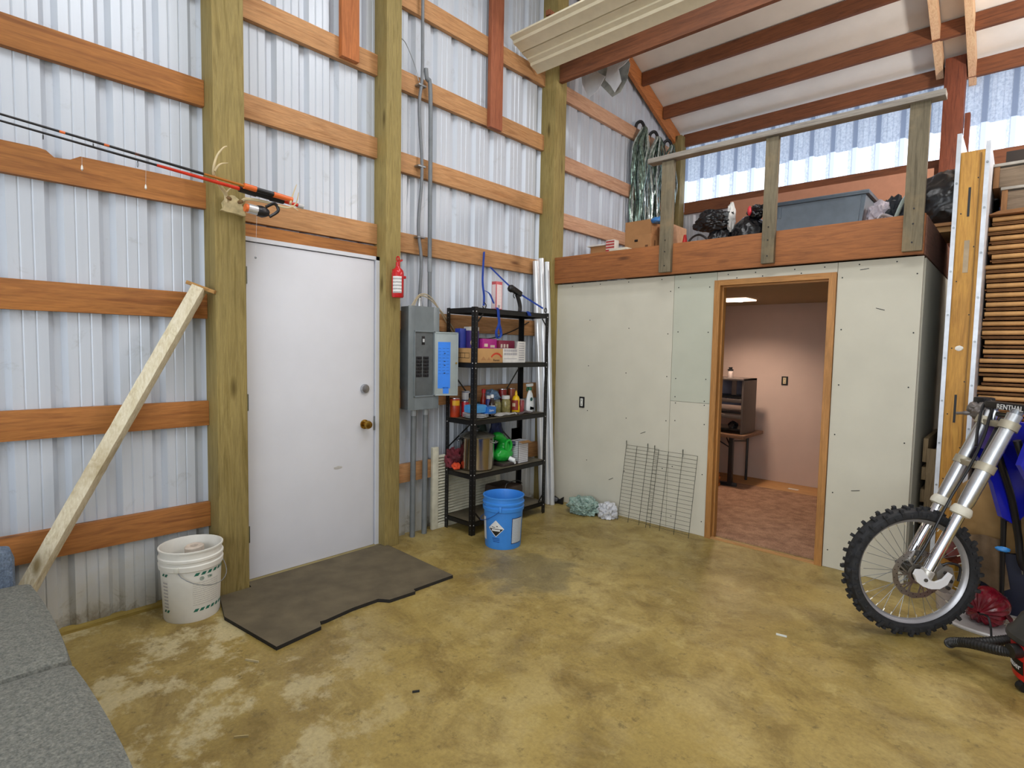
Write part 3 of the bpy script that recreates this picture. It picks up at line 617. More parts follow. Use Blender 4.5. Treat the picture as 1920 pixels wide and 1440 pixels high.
# conduits
def pipe(name, label, pts, r_, mt, cat='conduit', extra=None):
    t = thing(name, label, cat, pts[-1]); MB().tube(pts, r_, 12).build('tube', mt, t)
    if extra: extra(t)
    return t
cp = smoothpts([(.035, 2.655, 5.2), (.035, 2.66, 3.9), (.035, 2.66, 3.45), (.035, 2.635, 3.2), (.035, 2.665, 2.75), (.035, 2.635, 2.35), (.035, 2.665, 2.1), (.035, 2.65, 1.80)], 8)
def clips(t):
    for z in (3.36, 2.78, 2.26):
        m = MB(); m.box(.001, 2.62, z, .05, 2.69, z+.012, .002); m.build('clip', M_GALV, t)
    MB().lathe([(.018, 0), (.018, .02), (.013, .02), (.013, .05), (.017, .05), (.017, .065), (.0, .065)], (.035, 2.65, 1.752), 14).build('connector', plain('#d5d8da', .3, .6), t)
pipe('electrical_cable', 'thin grey wavy cable running up the wall from the breaker panel', cp, .012, plain('#777b80', .5), 'cable', clips)
pipe('electrical_conduit', 'thicker grey conduit rising beside the wavy cable above the breaker panel', smoothpts([(.04, 2.69, 3.5), (.04, 2.7, 3.43), (.04, 2.735, 3.32), (.04, 2.74, 2.3), (.04, 2.745, 1.752)], 5), .016, plain('#74797d', .5), extra=lambda t: MB().cyl((.04, 2.742, 2.02), (.04, 2.742, 2.12), .018, 12).build('coupling', plain('#8a8f94', .5), t))
for y, lb, l2 in ((2.6, 'left', .0), (2.715, 'right', .02)):
    pipe('electrical_conduit', 'grey conduit running down to the floor below the breaker panel, %s of two' % lb, [(.04, y, .98), (.04, y-.005, .0)], .021, plain('#6f7476', .5), extra=lambda t, y=y: MB().cyl((.04, y, .93), (.04, y, .98), .024, 14).build('coupling', plain('#9ea3a6', .4), t))
for k in range(2):
    pts = smoothpts([(.06, 2.56+.02*k, 1.752), (.07, 2.63, 1.84-.01*k), (.05, 2.76, 1.82-.02*k), (.012, 2.93+.03*k, 1.66), (.006, 3.08+.03*k, 1.5), (.006, 3.2, 1.40+.04*k)], 5)
    tag(MB().tube(pts, .005, 6).build('cable', plain('#b7a98c', .6)), '%s beige wire looping from the panel top behind the shelving' % ('upper', 'lower')[k], 'cable')
for k, pts in enumerate(([(.006, 3.2, 1.42), (.01, 3.4, 1.38), (.01, 3.6, 1.42), (.008, 3.9, 1.52)], [(.006, 3.1, 1.56), (.01, 3.4, 1.53), (.01, 3.7, 1.6), (.008, 3.95, 1.7)])):
    tag(MB().tube(smoothpts(pts, 6), .0045, 6).build('cable', M_RUB), '%s sagging black wire on the wall behind the shelving' % ('lower', 'upper')[k], 'cable')
tag(MB().tube(smoothpts([(.0, 2.48, 3.65), (.02, 2.52, 3.62), (.02, 2.6, 3.5), (.02, 2.64, 3.4)], 6), .003, 6).build('cable', M_GALV), 'short thin wire hanging beside the post near the top', 'cable')

# louvred shutter behind the shelving
t = thing('louvered_shutter', 'off-white louvred panel leaning on the wall behind the shelving', 'shutter', (.02, 3.2, 0)); M_CREAM = plain('#cfccb8', .5)
m = MB(); m.box(.003, 2.8, .0, .03, 2.86, .66, .003); m.box(.003, 3.52, 0, .03, 3.57, .55, .003); m.box(.003, 2.86, 0, .03, 3.52, .03, .002); m.build('frame', M_CREAM, t)
m = MB()
for i in range(24):
    z = .04+i*.0235
    if z < .6: m.prism([(.006, z+.006), (.026, z-.009), (.029, z-.005), (.009, z+.01)], 'Y', 2.86, 3.52)
m.build('slats', M_CREAM, t)
# white tubes
for k, (a, b, rr, lb) in enumerate((((.13, 4.055, 0), (.045, 3.99, 2.26), .032, 'left of the three'), ((.19, 4.065, 0), (.055, 4.05, 2.29), .026, 'middle of the three'), ((.235, 4.07, 0), (.09, 4.095, 2.26), .024, 'right of the three'))):
    m = MB(); m.tube([a, b], rr, 18); tag(m.build('metal_tube', plain('#dfe2e6', .18, .35, var=.03)), 'tall glossy white tube leaning upright beside the shelving, '+lb, 'tube')

# ------------------------------------------------------------------ shelving unit
SX0, SX1, SY0, SY1 = .033, .352, 2.925, 3.815; LV = [.105, .475, .895, 1.335, 1.755]
M_SHB = plain('#1c1b1c', .35, .3); M_SHT = plain('#5e5644', .7, var=.3, scale=6)
t = thing('shelving_unit', 'black metal five-shelf unit standing against the left wall', 'shelving', (.18, 3.37, 0))
for (x, y, dx, dy) in ((SX1, SY0, -1, 1), (SX1, SY1, -1, -1), (SX0, SY0, 1, 1), (SX0, SY1, 1, -1)):
    m = MB(); w_ = .036
    m.box(min(x, x+dx*w_), min(y, y+dy*.002), 0, max(x, x+dx*w_), max(y, y+dy*.002), 1.76); m.box(min(x, x+dx*.002), min(y, y+dy*w_), 0, max(x, x+dx*.002), max(y, y+dy*w_), 1.76)
    for i in range(44):
        z = .04+i*.0392; big = any(abs(z-(l-.02)) < .021 for l in LV)
        rr = .0045 if big else .0028; m.mi = 1 if big else 2
        m.tube([(x+dx*.018, y-dy*.0004, z), (x+dx*.018, y+dy*.0015, z)], rr, 8); m.tube([(x-dx*.0004*-1*-1, y+dy*.018, z), (x+.0006 if dx < 0 else x-.0006, y+dy*.018, z)], rr, 8)
    m.build('upright', [M_SHB, plain('#d0d0d0', .4), plain('#6d6d6d', .5)], t)
for l in LV:
    m = MB(); m.box(SX0+.002, SY0+.003, l-.004, SX1-.003, SY1-.003, l, mi=1)
    for b_ in ((SX1-.006, SY0+.003, SX1-.003, SY1-.003), (SX0+.002, SY0+.003, SX0+.005, SY1-.003), (SX0+.002, SY0+.003, SX1-.003, SY0+.006), (SX0+.002, SY1-.006, SX1-.003, SY1-.003)): m.box(b_[0], b_[1], l-.038, b_[2], b_[3], l, mi=0)
    m.build('shelf', [M_SHB, M_SHT], t)
m = MB()
for x, y, dy in ((SX1, SY0, 1), (SX1, SY1, -1)):
    for z, s in ((1.71, -1), (.11, 1)): m.bar((x-.001, y+dy*.036, z+s*.06), (x-.001, y+dy*.09, z), .014, .002, (1, 0, 0))
m.build('gussets', M_SHB, t)
for a, b in (((SX0+.01, SY0+.02, 1.29), (SX0+.01, SY0+.36, .93)), ((SX0+.01, SY1-.02, 1.29), (SX0+.01, SY1-.33, .93)), ((SX0+.01, SY0, .64), (SX0+.01, SY0+.33, .86)), ((SX0+.01, SY1-.03, .55), (SX0+.01, SY1-.4, .86))): MB().bar(a, b, .012, .003, (1, 0, 0)).build('brace', M_SHB, t)

# --- things on the shelves
def carton(name, label, cat, x0, y0, z0, x1, y1, z1, mat, group=None, rot=0):
    t = thing(name, label, cat, ((x0+x1)/2, (y0+y1)/2, z0), group); B(x0, y0, z0, x1, y1, z1, .0015).build('body', mat, t); return t
def face_text(t, s, size, x, y, z, mat, name='printing'):
    Mx = Matrix(((0, 0, 1, x), (1, 0, 0, y), (0, 1, 0, z), (0, 0, 0, 1))); return MB().text(s, size, .0006, Mx).build(name, mat, t)
M_CARD = plain('#b98f5c', .8, var=.06); M_CARD2 = plain('#a87a4e', .8, var=.06)
L3 = 1.335
t = carton('noodle_carton', 'open tan cardboard carton with red arc print on the second shelf down', 'carton', .04, 2.95, L3, .325, 3.268, L3+.112, M_CARD)
m = MB(); n = 12
for k in range(n):
    a0, a1 = PI*.18+PI*.64*k/n, PI*.18+PI*.64*(k+1)/n
    m.prism([(3.195+.075*math.cos(a0), L3+.01+.07*math.sin(a0)), (3.195+.075*math.cos(a1), L3+.01+.07*math.sin(a1)), (3.195+.062*math.cos(a1), L3+.01+.056*math.sin(a1)), (3.195+.062*math.cos(a0), L3+.01+.056*math.sin(a0))], 'X', .3255, .3262)
m.build('red_arc', plain('#c0391f', .6), t); face_text(t, 'Ramen', .025, .3256, 3.195, L3+.02, M_INK)
m = MB(); 
for y in (.12, .17, .22, .27): m.box(y-.0, 2.9488, L3+.035, y+.003, 2.9492, L3+.075)
m.box(.12, 2.9488, L3+.035, .273, 2.9492, L3+.038); m.box(.12, 2.9488, L3+.073, .273, 2.9492, L3+.076); m.build('side_box_print', M_INK, t)
m = MB().prism([(3.02, L3+.02), (3.05, L3+.05), (3.08, L3+.02)], 'X', .3255, .326); m.prism([(3.09, L3+.02), (3.11, L3+.045), (3.13, L3+.02)], 'X', .3255, .326); m.build('arrow_print', M_CARD2, t)
t = thing('snack_carton', 'white display carton with grey print and stepped front, on the second shelf down', 'carton', (.2, 3.42, L3)); M_CW = plain('#d8d6d2', .6)
m = MB(); m.prism([(3.272, L3), (3.545, L3), (3.545, L3+.175), (3.455, L3+.175), (3.435, L3+.115), (3.272, L3+.115)], 'X', .318, .322); m.box(.1, 3.541, L3, .318, 3.545, L3+.175); m.box(.1, 3.272, L3, .318, 3.276, L3+.115); m.box(.1, 3.276, L3, .104, 3.541, L3+.175); m.box(.104, 3.276, L3, .318, 3.541, L3+.004); m.build('body', M_CW, t)
m = MB()
for i in range(8): m.box(.3223, 3.465, L3+.02+i*.019, .3227, 3.53, L3+.026+i*.019)
for i in range(2):
    for j in range(11): m.box(.3223, 3.285+j*.0145, L3+.06+i*.028, .3227, 3.294+j*.0145, L3+.08+i*.028)
m.box(.3223, 3.285, L3+.03, .3227, 3.44, L3+.034); m.build('grey_print', plain('#93939c', .6), t)
carton('cracker_box', 'tall blue and purple snack box standing in the tan carton, left one', 'box', .10, 2.955, L3+.112, .16, 3.015, 1.60, plain('#2b3f9e', .5))
t = carton('cracker_box', 'purple snack box with cream and rust picture, right of the blue one', 'box', .13, 3.02, L3+.112, .2, 3.12, 1.585, plain('#43307c', .5))
m = MB(); m.tube([(.2005, 3.06, 1.49), (.2012, 3.06, 1.49)], .033, 16); m.build('cream_picture', plain('#e4cf9c', .6), t); MB().tube([(.2014, 3.06, 1.475), (.202, 3.06, 1.475)], .02, 14).build('rust_picture', plain('#a8431e', .6), t)
B(.13, 3.02, 1.585, .2, 3.12, 1.615, .002).build('white_top', M_CW, t)
t = carton('snack_box', 'magenta snack box behind the tan carton', 'box', .12, 3.14, L3+.112, .22, 3.305, 1.525, plain('#b3258c', .5)); m = MB(); m.box(.2205, 3.16, 1.46, .221, 3.2, 1.485); m.box(.2205, 3.23, 1.455, .221, 3.28, 1.475); m.build('print', plain('#d8c8b8', .6), t)
t = carton('snack_box', 'maroon snack box inside the white stepped carton', 'box', .12, 3.31, L3+.005, .24, 3.50, 1.515, plain('#7c1d3c', .5)); m = MB(); [m.box(.2405, 3.33+.035*k, 1.455, .241, 3.352+.035*k, 1.485) for k in range(3)]; m.build('print', plain('#d8c8b8', .6), t)
# top shelf
t = carton('tall_box', 'tall narrow pink and white box standing on top of the shelving', 'box', .25, 3.205, 1.755, .30, 3.275, 1.98, plain('#c45a60', .5))
B(.3005, 3.212, 1.765, .3015, 3.268, 1.955).build('front_panel', lines_mat('pink_box_print', '#e9dada', '#cfb8bc', 16), t); B(.255, 3.2035, 1.765, .295, 3.205, 1.955).build('side_panel', lines_mat('pink_box_side', '#e9dada', '#cfb8bc', 16), t); B(.301, 3.225, 1.772, .302, 3.25, 1.795).build('barcode', lines_mat('bars', '#d8d0d0', '#4a4448', 9, 'Y', .5, .2), t)
t = thing('grip_tool', 'black pistol-grip tool head standing on top of the shelving', 'tool', (.26, 3.5, 1.755)); m = MB()
m.tube(smoothpts([(.25, 3.545, 1.757), (.25, 3.55, 1.80), (.25, 3.53, 1.86), (.25, 3.505, 1.905)]), [.017]*19, 10, flat=(1.2, .8)); m.build('grip', M_BLACK, t)
MB().bar((.25, 3.44, 1.95), (.25, 3.555, 1.905), .04, .045, bev=.01).build('body', M_BLACK, t); MB().blob((.25, 3.435, 1.945), (.025, .035, .03), .15, 3, 2, 3, False).build('nozzle_head', M_BLACK, t)
MB().tube(smoothpts([(.25, 3.475, 1.915), (.25, 3.465, 1.89), (.25, 3.478, 1.87)]), .004, 6).build('trigger', M_BLACK, t)
M_STRAP = plain('#2450b8', .6, var=.1)
def ribbon(pts, wd, nrm, n=8):
    P = smoothpts(pts, n); m = MB(); nv = Vector(nrm).normalized()
    m.grid(lambda a, b: P[min(int(round(a*(len(P)-1))), len(P)-1)]+nv*wd*(b-.5), len(P)-1, 1, .0015); return m
t = thing('ratchet_strap', 'blue strap hung from the girt with a twisted loop over the shelf edge', 'strap', (.3, 3.1, 1.7))
ribbon([(.01, 3.35, 2.26), (.15, 3.2, 2.0), (.27, 3.10, 1.86), (.33, 3.04, 1.775)], .018, (.3, .6, .2)).build('webbing', M_STRAP, t)
ribbon([(.27, 3.10, 1.90), (.30, 3.13, 1.875), (.32, 3.16, 1.80)], .018, (.2, 1, 0)).build('loose_end', M_STRAP, t)
ribbon([(.34, 3.13, 1.765), (.357, 3.165, 1.76), (.36, 3.175, 1.70), (.362, 3.18, 1.645), (.362, 3.15, 1.58), (.362, 3.16, 1.535), (.362, 3.185, 1.53), (.362, 3.205, 1.565), (.362, 3.18, 1.645)], .022, (.35, .8, .1)).build('loop', M_STRAP, t)
MB().tube(smoothpts([(.33, 3.04, 1.80), (.34, 3.055, 1.78), (.335, 3.045, 1.75), (.325, 3.03, 1.77)]), .004, 6).build('hook', M_BLACK, t)
t = thing('ratchet_strap', 'blue strap running from the girt down to the right end of the shelving', 'strap', (.3, 3.7, 1.75))
ribbon([(.015, 3.42, 2.14), (.14, 3.5, 2.0), (.2, 3.57, 1.93), (.33, 3.76, 1.80)], .015, (.1, .3, 1)).build('webbing', M_STRAP, t)
MB().tube([Vector((.345, 3.775+.014*math.cos(a), 1.785+.02*math.sin(a))) for a in [k*PI/6 for k in range(12)]], .004, 6, closed=True).build('hook', M_BLACK, t)
ribbon([(.30, 3.50, 1.762), (.352, 3.53, 1.76), (.36, 3.55, 1.725)], .04, (.1, 1, 0)).build('loose_end', M_STRAP, t)
# third shelf
L2 = .895
def can(name, label, x, y, z, r_, h, mat, lid=M_STEEL, cat='can', band=None):
    t = thing(name, label, cat, (x, y, z)); MB().lathe([(0, 0), (r_*.96, 0), (r_, .004), (r_, h-.004), (r_*.96, h), (0, h)], (x, y, z), 22).build('body', mat, t)
    MB().lathe([(r_*.98, h-.006), (r_*1.01, h-.004), (r_*.99, h+.001), (r_*.9, h-.001), (0, h-.001)], (x, y, z), 22).build('lid', lid, t)
    if band: m = MB(); fa = facing(x, y); patch(m, (x, y, z), lambda z_: r_, fa-band[3], fa+band[4] if len(band) > 4 else fa+band[3], band[0]*h, band[1]*h, 8); m.build('label', band[2], t)
    return t
can('food_can', 'large red and orange food can at the left end of the third shelf', .075, 2.985, L2, .041, .152, plain('#b03a1c', .35, var=.3), band=(.62, .88, plain('#e0a81c', .5), 30, 60))
can('food_can', 'small red can right of the large orange one', .1, 3.075, L2, .034, .122, plain('#b31a26', .35, var=.2))
can('spray_can', 'tall blue and white can at the back of the third shelf', .045, 3.13, L2, .033, .2, plain('#274a86', .35), plain('#dcdcdc', .4), 'can', (.65, .95, plain('#dedede', .4), 80))
def bottle(name, label, x, y, z, prof, mat, capz, capm, cat='bottle', lab=None):
    t = thing(name, label, cat, (x, y, z)); MB().lathe(prof, (x, y, z), 24).build('body', mat, t)
    cr, c0, c1 = capz; MB().lathe([(0, c0), (cr, c0), (cr, c1), (cr*.8, c1+.003), (0, c1+.003)], (x, y, z), 16).build('cap', capm, t)
    if lab:
        m = MB(); fa = facing(x, y); patch(m, (x, y, z), lambda z_: lab[0], fa-lab[4], fa+lab[4], lab[1], lab[2], 10); m.build('label', lab[3], t)
    return t
bottle('sauce_bottle', 'brown syrup bottle with black cap near the front post', .12, 3.115, L2, [(0, 0), (.038, 0), (.04, .01), (.04, .09), (.03, .12), (.018, .14), (.016, .15), (0, .15)], plain('#7a5a3a', .2), (.018, .15, .185), M_BLACK)
t = thing('wipes_packet', 'light blue packet lying on stacked white plates at the front of the third shelf', 'packet', (.25, 3.03, L2+.035)); MB().box(.19, 2.97, L2+.045, .31, 3.12, L2+.11, .02).build('packet', plain('#4b9ad8', .4, var=.15), t)
for k in range(3): tag(MB().lathe([(0, .002), (.07, .0), (.105, .016), (.104, .018), (.07, .004), (0, .005)], (.235, 3.06, L2+.001+k*.011), 36).build('plate', plain('#dadcdf', .3)), ('bottom', 'middle', 'top')[k]+' white plate of the stack at the front of the third shelf', 'plate')
t = carton('wipes_box', 'small dark blue box with white writing right of the front post', 'box', .25, 3.10, L2+.035, .325, 3.2, L2+.09, plain('#2268b8', .4)); face_text(t, 'Ziploc', .022, .3257, 3.15, L2+.062, plain('#e6e6e6', .5))
bottle('ketchup_bottle', 'red sauce bottle behind the front post', .09, 3.29, L2, [(0, 0), (.026, 0), (.028, .01), (.028, .1), (.024, .13), (.014, .16), (.013, .18), (0, .18)], plain('#a02c1c', .25), (.017, .178, .21), plain('#c8242a', .4), lab=(.0285, .02, .06, M_CW, 60))
bottle('sauce_bottle', 'dark brown steak sauce bottle with white cap and white label', .235, 3.245, L2+.0, [(0, 0), (.024, 0), (.026, .008), (.026, .1), (.018, .125), (.0125, .14), (.0125, .155), (0, .155)], plain('#2c1a12', .15), (.0145, .152, .175), plain('#e8e8e8', .4), lab=(.0265, .02, .09, lines_mat('sauce_label', '#e4e2da', '#54404a', 3, cut=.45), 62))
bottle('spice_bottle', 'small blue-labelled bottle with white cap behind the steak sauce', .14, 3.30, L2, [(0, 0), (.024, 0), (.025, .008), (.025, .12), (.018, .135), (0, .135)], plain('#3a3f86', .3), (.019, .13, .158), plain('#e8e8e8', .4))
tag(MB().blob((.05, 3.43, L2+.13), (.055, .07, .06), .35, 3, 5, 3).build('plastic_bag', plain('#7f9fc4', .25, var=.25)), 'crumpled blue plastic bag at the back of the third shelf', 'bag')
tag(B(.01, 3.35, L2, .1, 3.5, L2+.085, .01).build('tin_box', plain('#5c6a82', .4)), 'dull blue tin under the crumpled blue bag', 'tin')
bottle('glass_jar', 'clear glass jar of olive-green contents with white lid', .16, 3.49, L2, [(0, 0), (.038, 0), (.042, .006), (.042, .1), (.034, .12), (.033, .125), (0, .125)], plain('#9a8f5a', .12, var=.3, scale=40), (.036, .125, .152), plain('#dcdcd8', .3), 'jar')
bottle('glass_jar', 'second olive glass jar, left of the white-lidded one', .14, 3.40, L2, [(0, 0), (.034, 0), (.037, .006), (.037, .09), (.03, .105), (0, .105)], plain('#8f8a5c', .12, var=.3, scale=40), (.03, .1, .118), plain('#7c7c70', .3), 'jar')
can('food_can', 'red-labelled can stacked upright behind the white-lidded jar', .05, 3.565, L2, .036, .2, plain('#9c2420', .35, var=.3))
t = thing('mustard_bottle', 'yellow squeeze bottle of mustard on the third shelf', 'bottle', (.21, 3.565, L2)); MB().lathe([(0, 0), (.03, 0), (.036, .01), (.037, .05), (.031, .08), (.034, .12), (.024, .145), (.012, .155), (.011, .175), (.004, .195), (0, .195)], (.21, 3.565, L2), 24, sy=.95).build('body', plain('#e6b90e', .3, var=.05), t)
m = MB(); fa = facing(.21, 3.565); patch(m, (.21, 3.565, L2), lambda z: .0375, fa-70, fa+30, .03, .115, 8); m.build('label', plain('#8c2a1c', .5), t); m = MB(); patch(m, (.21, 3.565, L2), lambda z: .038, fa-52, fa-8, .06, .09, 6); m.build('emblem', plain('#cdb694', .5), t)
can('food_can', 'orange-brown tin behind the mustard bottle', .045, 3.685, L2, .033, .2, plain('#a34a28', .35, var=.3))
can('drinking_glass', 'short red and clear glass between mustard and spray bottle', .2, 3.645, L2, .028, .115, plain('#a0484c', .15, var=.4), plain('#a8a8a8', .3), 'glass')
t = thing('spray_bottle', 'white trigger spray bottle with green trigger at the right of the third shelf', 'spray bottle', (.22, 3.745, L2)); M_SW = plain('#dfe3e3', .3, var=.03); M_GR = plain('#1c6a4a', .4)
MB().lathe([(0, 0), (.04, 0), (.045, .01), (.046, .06), (.042, .11), (.03, .16), (.017, .185), (.015, .2), (0, .2)], (.22, 3.735, L2), 24, sx=.6).build('body', M_SW, t)
MB().lathe([(.0, 0), (.017, 0), (.017, .02), (.012, .028), (0, .028)], (.22, 3.735, L2+.192), 16).build('collar', M_GR, t)
MB().bar((.22, 3.695, L2+.235), (.22, 3.765, L2+.24), .028, .026, bev=.007).build('spray_head', M_SW, t); MB().tube(smoothpts([(.22, 3.71, L2+.225), (.22, 3.695, L2+.205), (.22, 3.70, L2+.185)]), .006, 6).build('trigger', M_GR, t)
m = MB().tube([(.2475, 3.725, L2+.115), (.249, 3.725, L2+.115)], .016, 16); m.build('round_logo', plain('#2a5c58', .5), t); m = MB(); m.grid(lambda a, b: Vector((.2478, 3.71+.05*a, L2+.022+.03*b*(1-.4*a))), 4, 2, .001); m.build('green_band', M_GR, t)
def crumple(name, label, cat, cx, cy, z, wx, wy, h, mat, seed):
    o = Vector((seed*3.3, seed, 0)); m = MB(); m.grid(lambda a, b: Vector((cx+(a-.5)*wx, cy+(b-.5)*wy, z+.002+h*max(0, .5+noise.noise(Vector((a*3, b*3, 0))+o))+h*.5*abs(noise.noise(Vector((a*8, b*8, 2))+o)))), 18, 18, .001); return tag(m.build(name, mat), label, cat)
crumple('paper_towel', 'crumpled white paper towel on the front of the third shelf', 'paper', .275, 3.34, L2, .11, .24, .02, plain('#dddad6', .8), 1)
crumple('foil_scrap', 'crumpled silvery and pink wrapper pieces left of the spray bottle', 'wrapper', .285, 3.57, L2, .09, .2, .018, plain('#a79a9c', .35, .3, var=.4, scale=60), 4)
# fourth shelf
L1 = .475
t = thing('stock_pot', 'large stainless steel stock pot with lid on the fourth shelf', 'pot', (.19, 3.125, L1)); M_SS = plain('#b4aca0', .16, 1, var=.05)
MB().lathe([(0, .0), (.13, 0), (.139, .012), (.14, .255), (.143, .26), (.14, .262), (.135, .255), (.13, .1), (0, .1)], (.19, 3.125, L1), 48).build('body', M_SS, t)
l_ = MB().lathe([(.142, .262), (.144, .27), (.12, .285), (.06, .302), (.02, .306), (0, .306)], (.19, 3.125, L1), 40).build('lid', plain('#8d8a80', .2, .7), t); MB().lathe([(.012, .306), (.01, .32), (.02, .325), (.02, .335), (0, .338)], (.19, 3.125, L1), 16).build('lid_knob', M_BLACK, l_)
for sgn in (1, -1):
    a = math.radians(facing(.19, 3.125)+90*sgn-20); c = Vector((.19+.14*math.cos(a), 3.125+.14*math.sin(a), L1+.225)); tx = Vector((-math.sin(a), math.cos(a), 0)); n_ = Vector((math.cos(a), math.sin(a), 0))
    MB().tube(smoothpts([c-tx*.035, c-tx*.03+n_*.025, c+tx*.03+n_*.025, c+tx*.035]), .005, 8).build('handle', M_STEEL, t)
tag(MB().blob((.06, 2.985, L1+.075), (.05, .06, .085), .5, 2.6, 3, 4).build('cloth_bundle', plain('#6e2430', .8, var=.5, scale=20)), 'dark red cloth bundle left of the stock pot', 'bundle')
tag(MB().blob((.12, 2.965, L1+.028), (.03, .03, .03), .3, 2, 8, 3).build('cloth_bundle', plain('#d84a24', .7)), 'small bright orange fabric end below the dark red bundle', 'bundle')
M_GJ = plain('#1fa83a', .25, var=.08)
t = thing('detergent_jug', 'bright green plastic jug lying on its side with white tap, fourth shelf', 'jug', (.22, 3.42, L1)); m = MB()
m.tube(smoothpts([(.2, 3.31, L1+.245), (.2, 3.37, L1+.235), (.2, 3.42, L1+.19), (.2, 3.43, L1+.13), (.2, 3.41, L1+.08)]), [.022, .028, .032, .035, .037, .038, .038, .038, .038, .04, .04, .042, .045, .05, .055, .058, .06, .062, .065, .065, .066, .066, .066, .066, .06], 14, flat=(1, 1)); m.build('body', M_GJ, t)
MB().blob((.22, 3.40, L1+.085), (.06, .1, .06), .06, 2, 1, 4, False).build('tank', M_GJ, t)
MB().tube([(.26, 3.425+.035*math.cos(a), L1+.16+.045*math.sin(a)) for a in [k*PI/10 for k in range(20)]], .012, 10, closed=True).build('handle', M_GJ, t)
MB().cyl((.24, 3.47, L1+.17), (.27, 3.50, L1+.17), .019, 16).build('vent_cap', plain('#1b2440', .4), t); MB().cyl((.27, 3.425, L1+.055), (.31, 3.45, L1+.035), .02, 16).build('tap', M_SW, t); MB().cyl((.31, 3.445, L1+.05), (.31, 3.455, L1+.012), .009, 10).build('spout', M_SW, t)
tag(B(.15, 3.31, L1, .31, 3.49, L1+.03, .008).build('tray', plain('#3c3230', .4, var=.3)), 'shallow dark tray under the green jug', 'tray')
t = thing('open_box', 'white printed carton with tan flap standing open beside the green jug', 'box', (.24, 3.58, L1)); m = MB(); x0, x1, y0, y1, h = .2, .30, 3.505, 3.635, .19
for b_ in ((x1-.003, y0, x1, y1), (x0, y0, x0+.003, y1), (x0, y0, x1, y0+.003), (x0, y1-.003, x1, y1)): m.box(b_[0], b_[1], L1, b_[2], b_[3], L1+h)
m.box(x0, y0, L1, x1, y1, L1+.003); m.build('body', lines_mat('box_print', '#cfcfd2', '#8c8c94', 12, cut=.46), t)
MB().grid(lambda a, b: Vector((x1+.045*a, y0+.13*b, L1+h-.012*a+.035*a*0)), 1, 1, .002).build('flap', M_CARD, t); MB().grid(lambda a, b: Vector((x0-.0*a, y0+.02+.11*b, L1+h+.1*a)), 1, 1, .002).build('flap', plain('#5d4a42', .8), t)
tag(MB().blob((.07, 3.47, L1+.2), (.04, .07, .17), .3, 2, 11, 4).build('folded_tarp', plain('#1f2c5c', .6, var=.4)), 'dark navy folded fabric standing behind the green jug', 'tarp')
tag(MB().blob((.04, 3.28, L1+.22), (.035, .09, .17), .2, 2, 12, 3).build('folded_tarp', plain('#16322e', .6, var=.3)), 'dark green plastic bundle standing behind the stock pot', 'tarp')
t = thing('wire_basket', 'dark brown round-cornered bin on the lowest shelf behind the blue bucket', 'bin', (.22, 3.45, .105)); m = MB().box(.08, 3.32, .106, .32, 3.56, .30, .03); m.build('bin', plain('#3b2f28', .5, var=.3), t)
MB().tube(smoothpts([(.31, 3.34, .295), (.31, 3.37, .335), (.31, 3.5, .335), (.31, 3.55, .30)]), .004, 6).build('handle', M_BLACK, t)

# blue bucket
BX, BY = .635, 2.975; M_BLUE = plain('#3a88de', .4, var=.05)
t, rf = pail('plastic_bucket', 'bright blue plastic bucket with warning diamond in front of the shelving', BX, BY, M_BLUE, 0, 0, 1); A0 = facing(BX, BY)
def flat_on(mb, pts, ang0, z0, mi, off=.0015):
    """polygon given as (arc metres, height) laid on the round side, as a fine fan"""
    mb.mi = mi; cx_ = sum(p[0] for p in pts)/len(pts); cz_ = sum(p[1] for p in pts)/len(pts)
    def W(p):
        z = z0+p[1]; q = rf(z)+off; a = math.radians(ang0)+p[0]/.14; return Vector((BX+math.cos(a)*q, BY+math.sin(a)*q, z))
    n = len(pts); N_ = 8
    for i in range(n):
        a, b = pts[i], pts[(i+1) % n]
        rows = [[mb.bm.verts.new(W((cx_+((a[0]+(b[0]-a[0])*k/N_)-cx_)*s/4, cz_+((a[1]+(b[1]-a[1])*k/N_)-cz_)*s/4))) for k in range(N_+1)] for s in range(1, 5)]
        for r0, r1 in zip(rows, rows[1:]):
            for k in range(N_): q_ = mb.bm.faces.new((r0[k], r0[k+1], r1[k+1], r1[k])); q_.material_index = mi
        c0 = mb.bm.verts.new(W((cx_, cz_)))
        for k in range(N_): q_ = mb.bm.faces.new((c0, rows[0][k+1], rows[0][k])); q_.material_index = mi
    bmesh.ops.recalc_face_normals(mb.bm, faces=mb.bm.faces[:])
dA = A0-22; m = MB(); flat_on(m, [(-.062, 0), (0, -.062), (.062, 0), (0, .062)], dA, .155, 0); flat_on(m, [(-.055, 0), (0, -.055), (.055, 0)], dA, .154, 1, .0022); flat_on(m, [(-.032, -.015), (-.032, -.002), (.032, -.002), (.032, -.015)], dA, .152, 0, .003)
flat_on(m, [(-.03, .012), (-.03, .017), (-.005, .013), (-.005, .009)], dA, .152, 1, .003); flat_on(m, [(.005, .025), (.005, .018), (.014, .018), (.014, .025)], dA, .152, 1, .003)
m.build('warning_diamond', [plain('#e2e4e4', .5), M_INK], t)
m = MB(); flat_on(m, [(-.048, -.095), (-.048, .095), (.052, .095), (.052, -.095)], A0+46, .135, 1, .0012); m.build('label_border', [M_INK, plain('#122258', .5)], t)
m = MB(); flat_on(m, [(-.044, -.09), (-.044, .09), (.054, .09), (.054, -.09)], A0+46, .135, 0, .002); m.build('printed_label', lines_mat('bucket_label', '#c4cbd2', '#8f9aa4', 26, cut=.42), t)
m = MB(); flat_on(m, [(-.05, -.085), (-.05, .085), (.05, .085), (.05, -.085)], A0-82, .14, 0, .002); m.build('printed_label', plain('#cfd6e2', .5), t)
